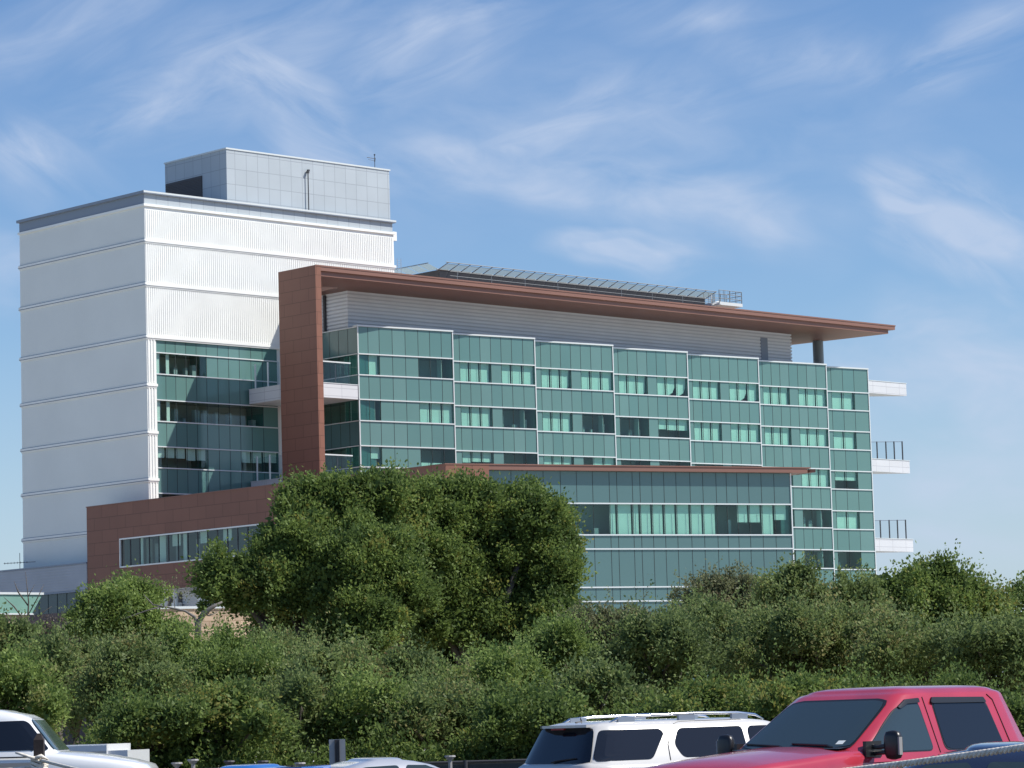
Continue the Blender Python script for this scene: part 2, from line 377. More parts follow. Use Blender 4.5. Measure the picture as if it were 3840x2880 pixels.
# tower glazing behind the blade
tb = [1.07, 2.25, 3.4, 4.62, 5.85, 7.05, 8.4, 9.7, 11.0, 12.4, 13.8, 15.6]
lv = [(37.14, 38.3, None), (35.13, 37.14, 'llddd......'), (32.71, 35.13, None), (30.71, 32.71, 'lldddddddd.'), (28.35, 30.71, None), (26.37, 28.35, 'hhhhh...hhh'), (24.01, 26.37, None), (21.9, 24.01, 'ddddd......'), (16, 21.9, None)]
facade(B, 'tower_glazing', (0, .12, 0), tb, lv, [MAT['teal']], 2.6, (37.14, 35.13, 32.71, 30.71, 28.35, 26.37, 24.01, 21.9), (True, False), 3, room=MAT['room'], tw=.05, glassm=MAT['glass_clear'])

# ---- glass wing: seven saw-tooth bays ------------------------------------------------------
ZL = [39.8, 37.18, 35.17, 32.83, 30.8, 28.42, 26.4, 24.02, 22.0, 19.62, 17.6, 15.2, 13.2, 8]
pats = ['cc...ddd  dd...ccc hh...qqq cc...ccc dd...ddd cc...ccc'.split(),
        '.ccc.ccc .ccc.ddd .hhh.qqq .ccc.ccc .ddd.ccc .ccc.ccc'.split(),
        '.ccs.ccc .ccc.ddd .hhh.qhh .ccc.ccc .ddd.ccc .ccc.ccc'.split(),
        '.ccs.css .ddd.hhh .qqq.qqq .ccc.ccc .ddd.ccc .ccc.ccc'.split(),
        '.ccc.css .ccc.ccc .qqq.qqq .ccc.ccc .ddd.ccc .ccc.ccc'.split(),
        '.ccc.ccc .ccc.ccc .ccc.ccc .ccc.ddd .ddd.ddd .ccc.ccc'.split(),
        '.cc. .cc. .hh. .cc. .dd. .cc.'.split()]
ANG_S = -.1420
for k in range(7):
    st = (18.57 + 11.03*k, -8.4)
    bo = [0, 1.17, 2.44, 3.92, 5.40, 6.88, 8.23, 9.58, 10.89] if k == 0 else ([.55, 1.84, 3.07, 4.29, 5.56, 6.81, 8.09, 9.45, 10.89] if k < 6 else [0.2, 2.03, 3.71, 5.37, 7.44])
    if k == 6: st = (84.75, -8.4)
    if 0 < k < 6: bo[0] = .02
    lev = []
    for i in range(len(ZL)-1):
        z1, z0 = ZL[i], ZL[i+1]
        lev.append((z0, z1, pats[k][i//2] if i % 2 == 1 and i//2 < len(pats[k]) else None))
    dz = 0
    fb = facade(B, 'facade_bay', (st[0], st[1], ANG_S), bo, lev, [MAT['teal']], 2.4, ZL[1:-1], (True, True), 20+k)
    e = MB(); e.box(bo[0]-.05, bo[-1]+.06, -.13, .7, 39.8, 39.95, 0, (st[0], st[1], ANG_S)); e.build('coping', MAT['white_trim'], fb)
# the return face of the wing, seen past the blade
vb = [0, 1.2, 2.55, 3.95, 5.3, 6.65, 8.02]
lev = []
vp = ['dddddd', 'dddddd', 'dddddd', 'dddddd', 'dddddd', 'dddddd']
for i in range(len(ZL)-1):
    z1, z0 = ZL[i], ZL[i+1]; lev.append((z0, z1, vp[i//2] if i % 2 == 1 and i//2 < 6 else None))
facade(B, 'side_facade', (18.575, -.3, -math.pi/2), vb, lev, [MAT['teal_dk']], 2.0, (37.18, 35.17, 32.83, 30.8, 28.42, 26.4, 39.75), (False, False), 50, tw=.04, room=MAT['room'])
c = MB(); c.box(20.8, 91.3, -5.2, 12, 0, 39.5); c.build('wing_core', MAT['roof'], B)
# right-hand end wall of the wing
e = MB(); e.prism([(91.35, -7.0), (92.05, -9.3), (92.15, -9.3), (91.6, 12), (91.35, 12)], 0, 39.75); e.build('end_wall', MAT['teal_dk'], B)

# ---- grey upper storey, canopy and blade ---------------------------------------------------
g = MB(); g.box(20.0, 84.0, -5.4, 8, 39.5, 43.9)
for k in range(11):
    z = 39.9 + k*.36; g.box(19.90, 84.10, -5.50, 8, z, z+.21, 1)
grey = g.build('upper_storey', [MAT['corr_shade'], MAT['corr']], B)
e = MB(); e.box(79.0, 80.1, -5.53, -5.44, 40.0, 43.0); e.build('louvre_door', MAT['cap_metal'], grey)
e = MB(); e.tube((19.8, -2.2, 39.9), (19.8, -2.2, 43.6), .16); e.build('downpipe', MAT['dark'], grey)
can = MB()
can.prism([(11.35, -11.81), (94.33, -11.81), (92.3, 1.2), (17.8, 1.2), (17.8, -6.41), (11.35, -6.41)], 44.14, 44.6)
can.prism([(11.35, -11.55), (93.45, -11.55), (91.5, 1.0), (18.0, 1.0), (18.0, -6.5), (11.35, -6.5)], 43.68, 44.138)
canopy = can.build('canopy', MAT['red_trim'], B)
e = MB(); e.prism([(10.67, -11.86), (94.40, -11.86), (94.39, -11.8), (10.67, -11.8)], 44.52, 44.66); e.build('drip_edge', MAT['red_trim'], canopy)
bl = MB(); bl.box(10.67, 11.35, -11.83, -6.41, 15, 44.62); bl.build('blade_wall', MAT['red'], B)
c = MB(); c.tube((91.4, -3, 39.4), (91.4, -3, 43.75), .6, n=24); c.build('round_column', MAT['column'], B, smooth=True)

# ---- balconies -------------------------------------------------------------------------------
def balcony(kind, ztop, posts=True, panel=False):
    b = MB()
    if kind == 'left': b.prism([(11.87, -8.4), (18.5, -8.4), (18.5, -.2), (11.87, -.2)], ztop-1.42, ztop-.06)
    else: b.prism([(91.9, -8.4), (100.05, -8.4), (99.9, -8.0), (92.2, -3.2)], ztop-1.46, ztop-.06)
    ob = b.build('balcony', MAT['white_panel'], B)
    e = MB()
    if kind == 'left': e.prism([(11.83, -8.45), (18.48, -8.45), (18.48, -.2), (11.83, -.2)], ztop-.06, ztop)
    else: e.prism([(91.9, -8.45), (100.1, -8.45), (99.95, -7.95), (92.2, -3.1)], ztop-.06, ztop)
    e.build('rim', MAT['white_trim'], ob)
    if kind == 'left':
        for v in (-.95, -2.85, -4.75, -6.65):
            p = MB(); p.box(12.0, 12.12, v-.05, v+.05, ztop, ztop+2.35); p.build('railing_post', MAT['white_trim'], ob)
        p = MB(); p.box(12.14, 12.16, -8.2, -.4, ztop+.1, ztop+2.2); p.build('glass_screen', MAT['rail_glass'], ob)
        p = MB(); p.box(12.2, 17.6, -8.25, -8.23, ztop+.05, ztop+1.95); p.build('glass_screen', MAT['rail_glass'], ob)
        p = MB(); p.box(12.1, 17.7, -8.32, -8.2, ztop+1.95, ztop+2.07); p.build('handrail', MAT['white_trim'], ob)
        for u in (13.9, 15.9):
            p = MB(); p.box(u, u+.07, -8.2, -8.12, ztop, ztop+1.9); p.build('railing_post', MAT['dark'], ob)
    elif posts:
        for q in (.62, .74, .85, .96):
            u = 92.4 + 7.5*q; v = -3.4 - 4.6*q
            p = MB(); p.box(u-.06, u+.06, v-.05, v+.05, ztop-.05, ztop+2.2); p.build('railing_post', MAT['dark'], ob)
        p = MB(); p.tube((92.3, -3.4, ztop+2.15), (99.65, -7.85, ztop+2.15), .035, n=6); p.build('handrail', MAT['cap_metal'], ob)
        p = MB(); p.quad([(92.4, -3.45, ztop), (98.8, -7.35, ztop), (98.8, -7.35, ztop+2.1), (92.4, -3.45, ztop+2.1)], [(0,0)]*4); p.build('glass_screen', MAT['rail_glass'], ob)
balcony('left', 34.22); balcony('left', 25.42)
balcony('right', 38.85, posts=False); balcony('right', 30.08); balcony('right', 21.22)

# ---- helipad on the roof ------------------------------------------------------------------------
h = MB(); h.box(36.4, 75.6, -.6, 20, 46.3, 47.3)
for k in range(14): h.box(37+k*2.9, 37.25+k*2.9, -.9, 19.5, 45.9, 46.3)
for u in range(38, 76, 6):
    for v in (1.5, 9, 17): h.box(u, u+.4, v, v+.4, 44.1, 46.6)
pad = h.build('helipad', MAT['dark'], B); pad.location.z = .38
nm = bpy.data.materials.new('safety_net'); t_ = nt(nm); b_ = NB(t_)
o_ = b_.n('ShaderNodeOutputMaterial'); tr_ = b_.n('ShaderNodeBsdfTransparent'); tl_ = b_.n('ShaderNodeBsdfTranslucent'); tl_.inputs[0].default_value = (.34, .39, .33, 1)
df_ = b_.n('ShaderNodeBsdfDiffuse'); df_.inputs[0].default_value = (.40, .44, .38, 1); m1_ = b_.n('ShaderNodeMixShader'); m1_.inputs[0].default_value = .4; b_.l(tl_.outputs[0], m1_.inputs[1]); b_.l(df_.outputs[0], m1_.inputs[2])
m2_ = b_.n('ShaderNodeMixShader'); m2_.inputs[0].default_value = .62; b_.l(tr_.outputs[0], m2_.inputs[1]); b_.l(m1_.outputs[0], m2_.inputs[2]); b_.l(m2_.outputs[0], o_.inputs[0])

n_ = MB()
for k in range(26):                                         # sloping net panels round the edge
    u0 = 36.2 + k*1.52
    n_.quad([(u0, -.6, 47.32), (u0+1.36, -.6, 47.32), (u0+1.36+.2, -2.0, 47.72), (u0+.2, -2.0, 47.72)], [(0,0),(1,0),(1,1),(0,1)])
for k in range(12):
    v0 = -.6 + k*1.6
    n_.quad([(36.3, v0, 47.34), (36.3, v0+1.45, 47.34), (34.9, v0+1.45, 47.8), (34.9, v0, 47.8)], [(0,0)]*4)
n_.build('safety_net', nm, pad)
n_ = MB()
for k in range(27):
    u0 = 36.15 + k*1.52; n_.tube((u0, -.5, 47.2), (u0+.2, -2.05, 47.85), .05, n=5)
n_.tube((36, -2.05, 47.86), (76, -2.05, 47.86), .045, n=5); n_.tube((36, -.62, 47.3), (76, -.62, 47.3), .07, n=5)
n_.tube((34.9, -.6, 47.86), (34.9, 19, 47.86), .045, n=5)
n_.build('net_frame', MAT['column'], pad)
n_ = MB()
for k in range(9): n_.tube((37+k*4.7, -2.6, 44.1), (37+k*4.7, -2.6, 46.9), .035, n=5)
n_.tube((36, -2.6, 46.85), (76, -2.6, 46.85), .03, n=5); n_.tube((36, -2.6, 46.4), (76, -2.6, 46.4), .025, n=5)
n_.build('maintenance_rail', MAT['column'], pad)
cg = MB(); cg.box(76.9, 80.6, -1.6, .8, 46.55, 46.9); cage = cg.build('stair_platform', MAT['white_trim'], pad)
cg = MB()
for u in (76.9, 77.7, 78.6, 79.6, 80.55):
    for v in (-1.55, .75): cg.tube((u, v, 46.9), (u, v, 48.2), .05, n=5)
for z in (47.3, 47.75, 48.2):
    for v in (-1.55, .75): cg.tube((76.9, v, z), (80.55, v, z), .035, n=5)
    cg.tube((80.55, -1.55, z), (80.55, .75, z), .035, n=5)
for k in range(14): cg.tube((76.9+k*.27, -1.55, 46.9), (76.9+k*.27, -1.55, 48.2), .012, n=4); cg.tube((76.9+k*.27, .75, 46.9), (76.9+k*.27, .75, 48.2), .012, n=4)
for k in range(6): cg.tube((76.0+.1*k, -1.2, 44.7), (76.0+.1*k, -1.2, 47.8), .02, n=4)
cg.build('cage_rail', MAT['column'], pad)
cg = MB(); cg.tube((74.8, -2.3, 45), (74.8, -2.3, 47.4), .06); cg.tube((74.8, -2.3, 46.3), (75.9, -2.3, 46.7), .12); cg.build('hose_reel', MAT['white_trim'], pad)

# ---- red-brown podium -----------------------------------------------------------------------------
V0, V1 = 5.65, -44.07
pod = MB(); fr = (-3, V0, -math.pi/2)                       # s runs toward the camera, b = +x
S = lambda v: V0 - v
w0, w1 = S(.5), S(-20.6)
pod.box(0, 49.72, 0, .5, 19.68, 22.95, 0, fr)
pod.box(0, w0, 0, .5, 14.8, 19.68, 0, fr); pod.box(w1, 49.72, 0, .5, 14.8, 19.68, 0, fr)
pod.box(w0, w1, 0, .5, 14.8, 17.14, 0, fr)
pod.prism([(-2.5, -42.5), (26.5, -51.3), (38, -20), (40, -.3), (30, -.3), (30, -.3), (-2.5, -.3)], 22.2, 22.4)
pod.box(30, 49.72, .01, .5, 0, 14.8, 0, fr)
# short red portal face on the front
ANG_W = -.312; frW = (-3, V1, ANG_W)
pod.box(-.0, 3.9, -.0, 2.5, 9, 22.94, 0, frW)
podium = pod.build('podium_wall', MAT['red'], B)
e = MB(); e.box(-.05, 49.75, -.06, .6, 22.95, 23.03, 0, fr); e.build('coping', MAT['red_trim'], podium)
sb = [w0 + k*1.43 for k in range(0, 15)]; sb[-1] = w1
g = MB()
for k in range(14): g.box(sb[k]+.03, sb[k+1]-.03, .12, .14, 17.17, 19.65, 0, fr)
for s in sb[1:-1]: g.box(s-.04, s+.04, .08, .18, 17.16, 19.66, 1, fr)
g.build('ribbon_window', [MAT['glass_clear'], MAT['dark']], podium)
g = MB(); g.box(w0-.02, w1, -.06, .1, 19.62, 19.74, 0, fr); g.box(w0-.02, w1, -.06, .1, 17.06, 17.18, 0, fr); g.box(w0-.06, w0+.03, -.06, .1, 17.1, 19.7, 0, fr); g.build('trim', MAT['white_metal'], podium)
g = MB(); g.box(w0, w1, 3.4, 3.5, 16.8, 20, 0, fr); g.box(w0, w1, .5, 3.4, 16.9, 17.1, 0, fr); g.box(w0, w1, .5, 3.4, 19.75, 19.9, 0, fr); g.box(w0-.1, w0, .5, 3.4, 17.1, 19.75, 0, fr)
g.build('ribbon_room', principled('cool_room_wall', (.22, .25, .26), .9), podium)
g = MB()
for q, wd, zz in ((2.2, .5, 19.65), (5.2, .9, 19.65), (7.1, 1.2, 19.65), (8.7, .5, 19.65), (11.2, 1.1, 19.65), (14.5, 1.2, 19.65)): g.box(w0+q, w0+q+wd, .6, .65, 17.15 if wd < 1 else 18.6, zz, 0, fr)
for q in (3.3, 6.4, 9.4, 12.2): g.box(w0+q, w0+q+.5, 1.5, 2.2, 17.1, 19.1, 1, fr)
g.build('ribbon_furnishing', [MAT['blind'], MAT['room_dk']], podium)
# undercroft below the podium
g = MB(); g.box(0, 49, 2.6, 2.9, 0, 14.8, 0, fr)
for k in range(16): g.box(0, 49, 2.53, 2.6, 10.6+k*.26, 10.73+k*.26, 0, fr)
und = g.build('undercroft_wall', MAT['corr'], podium)
g = MB(); g.box(0, 49, .5, 2.6, 14.72, 14.79, 0, fr); g.build('soffit', MAT['corr'], podium)
for s in (12.6, 21, 29): 
    g = MB(); g.tube((-2.4, V0-s, 0), (-2.4, V0-s, 14.7), .22, n=14); g.build('column', MAT['shade_metal'], podium, smooth=True)
for q in ((10.2, 11.0, 14.5), (13.6, 14.5, 14.6), (9.0, 9.6, 14.2)): g = MB(); g.box(q[0], q[1], 2.44, 2.5, 12.9, q[2], 0, fr); g.build('vent_louvre', MAT['louver'], podium)
for q in ((10.9, 11.5, 13.6), (14.7, 15.5, 13.9)): g = MB(); g.box(q[0], q[1], 1.4, 2.1, 12.5, q[2], 0, fr); g.build('roof_unit', MAT['white_metal'], podium)
# podium glass front
wb = [3.9, 6.17, 7.65, 9.12, 10.7, 12.19, 13.69, 15.25, 15.96, 17.43, 18.15, 19.28, 20.43, 21.6, 22.94, 24.18, 25.47, 26.47, 27.51, 28.65, 29.89, 31.16, 32.8]
frF = (-3 - .6*math.sin(ANG_W), V1 + .6*math.cos(ANG_W), ANG_W)
lev = [(19.87, 22.55, None), (17.24, 19.87, '..cdlddcccccccccddhhch'), (16.07, 17.24, None), (12.88, 16.07, None), (11.71, 12.88, None), (5, 11.71, None)]
pf = facade(B, 'podium_front', frF, wb, lev, [MAT['teal_dk']], 2.5, (19.87, 17.24, 16.07, 12.88, 11.71), (False, True), 77)
e = MB(); fp = (-3, V1, ANG_W)
e.box(3.9, 34.2, .02, 3.4, 22.56, 22.92, 0, fp); e.box(-.03, 34.5, -.04, 3.4, 22.94, 23.04, 0, fp)
e.prism([(-3+34.2*math.cos(ANG_W)+.5, V1+34.2*math.sin(ANG_W)+.2), (-3+35.0*math.cos(ANG_W), V1+35.0*math.sin(ANG_W)), (-3+34.2*math.cos(ANG_W)+1.5, V1+34.2*math.sin(ANG_W)+2.6)], 22.62, 22.9)
e.build('canopy', MAT['red_trim'], pf)
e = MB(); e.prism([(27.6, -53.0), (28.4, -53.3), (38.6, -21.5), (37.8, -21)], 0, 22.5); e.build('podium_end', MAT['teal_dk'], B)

# ---- low annex to the left ---------------------------------------------------------------------------
ax = thing('low_annex', 'low grey corrugated annex with shade-toned glass strip left of the white tower', 'annex', BP, BR)
g = MB(); fa = (-3, 34, -math.pi/2)
g.box(0, 28.3, 0, 3.2, 15.35, 17.75, 0, fa)
for k in range(9): g.box(0, 28.3, -.06, 0, 15.45+k*.26, 15.58+k*.26, 0, fa)
g.build('corrugated_wall', principled('blue_grey_corrugated', (.40, .43, .48), .5, noise=.06, nscale=.5), ax)
g = MB(); g.box(0, 28.3, -.12, 3, 17.75, 17.9, 0, fa); g.box(0, 28.3, -.1, 3, 15.2, 15.35, 0, fa); g.build('trim', MAT['cap_metal'], ax)
g = MB(); g.box(0, 28.3, .2, 3, 13.4, 15.2, 0, fa)
for k in range(19): g.box(1.5*k+.7, 1.5*k+.76, .17, .2, 13.42, 15.18, 1, fa)
g.build('glass_strip', [principled('shaded_blue_glass', (.03, .065, .085), .12), MAT['joint']], ax)  # the shade on this glass is put into its deep blue colour
g = MB(); g.box(0, 28.3, .1, 3, 0, 13.4, 0, fa); g.build('base_wall', principled('brown_base', (.16, .12, .11), .9, noise=.2, nscale=.5), ax)
g = MB()                                                    # glass bay in a sunlit tone, its slanting end shaped as the shadow edge
zz0, zz1 = 12.85, 14.5
g.quad([(-22, .0, zz0), (-13.1, .0, zz0), (-12, .0, zz1), (-22, .0, zz1)], [(0,0)]*4)
g.quad([(-13.1, .0, zz0), (-12.6, 4.5, zz0), (-11.5, 4.5, zz1), (-12, .0, zz1)], [(0,0)]*4)
g.quad([(-22, .0, zz1), (-12, .0, zz1), (-11.5, 4.5, zz1), (-22, 4.5, zz1)], [(0,0)]*4)
g.quad([(-22, .0, zz0), (-22, 4.5, zz0), (-12.6, 4.5, zz0), (-13.1, .0, zz0)], [(0,0)]*4)
ln = g.build('sunlit_glass_bay', principled('sunlit_green_glass', (.20, .36, .30), .15, noise=.08, nscale=.5), ax)
g = MB(); g.box(-22.1, -11.9, -.12, 4.6, zz1, zz1+.2); g.box(-22.1, -13.0, -.12, 0, zz0-.14, zz0); g.build('glass_bay_trim', MAT['white_trim'], ln)
g = MB(); g.box(-22, -13.3, .3, 4.4, 0, zz0-.14); g.build('glass_bay_base', MAT['stone'], ln)

# ---- tan stone wall ------------------------------------------------------------------------------------
sw = thing('stone_retaining_wall', 'tan limestone wall with pale coping glimpsed through the trees below the podium', 'wall', BP, BR)
fs = (-8, -30, ANG_W)
stm = panelled('tan_limestone_blocks', (.50, .37, .25), .9, .42, (.6, .55, .5), .03, offs=.5, var=.22, rough=.95)
g = MB(); g.box(-15.2, 22, 0, 1.2, 0, 11.95, 0, fs); g.build('wall', stm, sw)
g = MB(); g.box(-15.3, 22, -.12, 1.3, 11.95, 12.15, 0, fs); g.build('coping', MAT['white_trim'], sw)

# ---- masts -----------------------------------------------------------------------------------------------
def bpt(u, v, z):
    a = BR; return (BP[0]+u*math.cos(a)-v*math.sin(a), BP[1]+u*math.sin(a)+v*math.cos(a), z)
wv = thing('weather_vane', 'thin mast with weather vane on the right end of the rooftop penthouse', 'weather vane', bpt(29.3, .8, 57.5), BR)
g = MB(); g.tube((0,0,0), (0,0,1.35), .035, n=6); g.build('mast', MAT['dark'], wv)
g = MB(); g.tube((-1.0,0,1.05), (.1,0,1.02), .03, n=5); g.tube((-.85,0,.85), (.05,0,.8), .02, n=5); g.tube((0,0,.72), (.06,0,1.1), .06, n=6); g.tube((0,0,1.35), (0,0,1.48), .08, n=8); g.build('vane', MAT['dark'], wv)
lp = thing('roof_pole', 'dark pole standing in front of the penthouse panels on the tower roof', 'pole', bpt(20.0, .1, 52.33), BR)
g = MB(); g.tube((0,0,0), (0,0,3.7), .055, n=8); g.build('pole', MAT['dark'], lp)
g = MB(); g.box(-.14, .1, -.1, .1, 3.65, 3.85); g.box(-.05, .16, -.1, .1, 3.85, 4.02); g.build('lamp_head', MAT['dark'], lp)
lf = thing('ladder_cage', 'small wire ladder cage on the roof edge beside the white tower', 'ladder', bpt(31.35, .1, 47.0), BR)
g = MB()
for x in (0, .5): g.tube((x, 0, 0), (x, 0, 1.5), .03, n=5)
for k in range(7): g.tube((-.05, 0, .2*k+.1), (.5, 0, .2*k+.1), .015, n=4)
g.build('cage', MAT['steel'], lf)
an = thing('roof_aerial', 'thin television aerial above the low annex roof at far left', 'aerial', bpt(-1.0, 19.5, 17.8), BR)
g = MB(); g.tube((0,0,0), (0,0,1.8), .03, n=5); g.build('mast', MAT['dark'], an)
g = MB(); g.tube((-.9,1.4,.85), (.5,-1.9,.85), .028, n=5)
for k in range(8): g.tube((-.85+k*.14, 1.3-k*.33, .75), (-.85+k*.14, 1.3-k*.33, .95), .02, n=4)
g.build('boom', MAT['dark'], an)
# ================================================================ GROUND
def ground_mat(name, c1, c2, sc, rough=.95):
    m = bpy.data.materials.new(name); t = nt(m); b = NB(t)
    o = b.n('ShaderNodeOutputMaterial'); p = b.n('ShaderNodeBsdfPrincipled'); b.l(p.outputs[0], o.inputs[0]); p.inputs['Roughness'].default_value = rough
    tc = b.n('ShaderNodeTexCoord'); nz = b.n('ShaderNodeTexNoise'); nz.inputs['Scale'].default_value = sc; nz.inputs['Detail'].default_value = 8; b.l(tc.outputs['Object'], nz.inputs['Vector'])
    cr = b.n('ShaderNodeValToRGB'); cr.color_ramp.elements[0].position = .35; cr.color_ramp.elements[1].position = .65
    cr.color_ramp.elements[0].color = (*c1, 1); cr.color_ramp.elements[1].color = (*c2, 1); b.l(nz.outputs['Fac'], cr.inputs[0]); b.l(cr.outputs[0], p.inputs['Base Color'])
    bp = b.n('ShaderNodeBump'); bp.inputs['Strength'].default_value = .3; b.l(nz.outputs['Fac'], bp.inputs['Height']); b.l(bp.outputs[0], p.inputs['Normal'])
    return m
g = MB(); g.quad([(-3000,-60,0),(3000,-60,0),(3000,5000,0),(-3000,5000,0)], [(0,0)]*4)
tag(g.build('ground', ground_mat('dry_grass', (.17, .17, .09), (.28, .24, .15), .8)), kind='structure')
g = MB(); g.quad([(-60,-40,.004),(60,-40,.004),(60,53.5,.004),(-60,53.5,.004)], [(0,0)]*4)
tag(g.build('parking_lot', ground_mat('asphalt', (.045, .045, .047), (.065, .064, .062), 3)), kind='structure')
g = MB(); g.quad([(-160,170,.004),(190,170,.004),(190,460,.004),(-160,460,.004)], [(0,0)]*4)
tag(g.build('bounce_paving', ground_mat('bounce_concrete', (.48, .46, .42), (.58, .56, .52), .3)), kind='structure')  # unseen pale ground added to bounce light onto the shaded walls
g = MB(); g.box(-60, 60, 53.5, 53.75, 0, .14)
tag(g.build('kerb', MAT['concrete']), kind='structure')
g = MB(); g.box(-60, 60, 20.0, 20.2, 0, .13)
tag(g.build('kerb', MAT['concrete']), kind='structure')

# ================================================================ TREES
def leaf_material(name, dark, light, trans=.28, dry=None):
    m = bpy.data.materials.new(name); t = nt(m); b = NB(t)
    o = b.n('ShaderNodeOutputMaterial'); at_ = b.n('ShaderNodeAttribute', attribute_name='tone')
    cr = b.n('ShaderNodeValToRGB'); e = cr.color_ramp.elements
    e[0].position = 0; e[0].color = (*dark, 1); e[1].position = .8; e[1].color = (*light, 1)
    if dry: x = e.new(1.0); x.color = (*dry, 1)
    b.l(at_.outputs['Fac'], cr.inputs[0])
    p = b.n('ShaderNodeBsdfPrincipled'); p.inputs['Roughness'].default_value = .55; p.inputs['Specular IOR Level'].default_value = .25; b.l(cr.outputs[0], p.inputs['Base Color'])
    tl = b.n('ShaderNodeBsdfTranslucent'); b.l(cr.outputs[0], tl.inputs[0])
    mx = b.n('ShaderNodeMixShader'); mx.inputs[0].default_value = trans; b.l(p.outputs[0], mx.inputs[1]); b.l(tl.outputs[0], mx.inputs[2]); b.l(mx.outputs[0], o.inputs[0])
    return m
LEAF = dict(
    deep = leaf_material('leaf_deep_green', (.098, .152, .044), (.235, .320, .085), .48, dry=(.28, .27, .07)),
    olive = leaf_material('leaf_olive_green', (.112, .160, .058), (.260, .330, .115), .48, dry=(.29, .27, .11)),
    bright = leaf_material('leaf_bright_green', (.130, .195, .052), (.310, .410, .115), .48, dry=(.31, .32, .12)),
    brown = leaf_material('leaf_brownish', (.142, .155, .080), (.260, .280, .145), .48, dry=(.24, .20, .13)),
    dusty = leaf_material('leaf_dusty', (.120, .095, .075), (.180, .150, .120)),
)
BARK = principled('bark', (.10, .085, .07), .9, noise=.3, nscale=6)
BARKP = principled('bleached_branch', (.17, .155, .14), .85, noise=.2, nscale=8)

def unit(a): return a/np.maximum(np.linalg.norm(a, axis=1, keepdims=True), 1e-6)
def leaf_mesh(name, P, D_, ln, wd, tone, mat, parent):
    N = len(P); side = unit(np.cross(D_, rng.normal(size=(N, 3)))); ln = ln[:, None]; wd = wd[:, None]
    v = np.empty((N, 4, 3), np.float32)
    v[:, 0] = P; v[:, 1] = P + D_*ln*.45 + side*wd; v[:, 2] = P + D_*ln; v[:, 3] = P + D_*ln*.45 - side*wd
    me = bpy.data.meshes.new(name); me.vertices.add(N*4); me.vertices.foreach_set('co', v.reshape(-1))
    me.loops.add(N*4); me.loops.foreach_set('vertex_index', np.arange(N*4, dtype=np.int32))
    me.polygons.add(N); me.polygons.foreach_set('loop_start', np.arange(0, N*4, 4, dtype=np.int32)); me.polygons.foreach_set('loop_total', np.full(N, 4, np.int32))
    a = me.attributes.new('tone', 'FLOAT', 'FACE'); a.data.foreach_set('value', np.clip(tone, 0, 1).astype(np.float32))
    me.materials.append(mat); me.update(); me.validate()
    o = bpy.data.objects.new(name, me); COL.objects.link(o); o.parent = parent
    return o
def sph(n):
    return unit(rng.normal(size=(n, 3)))
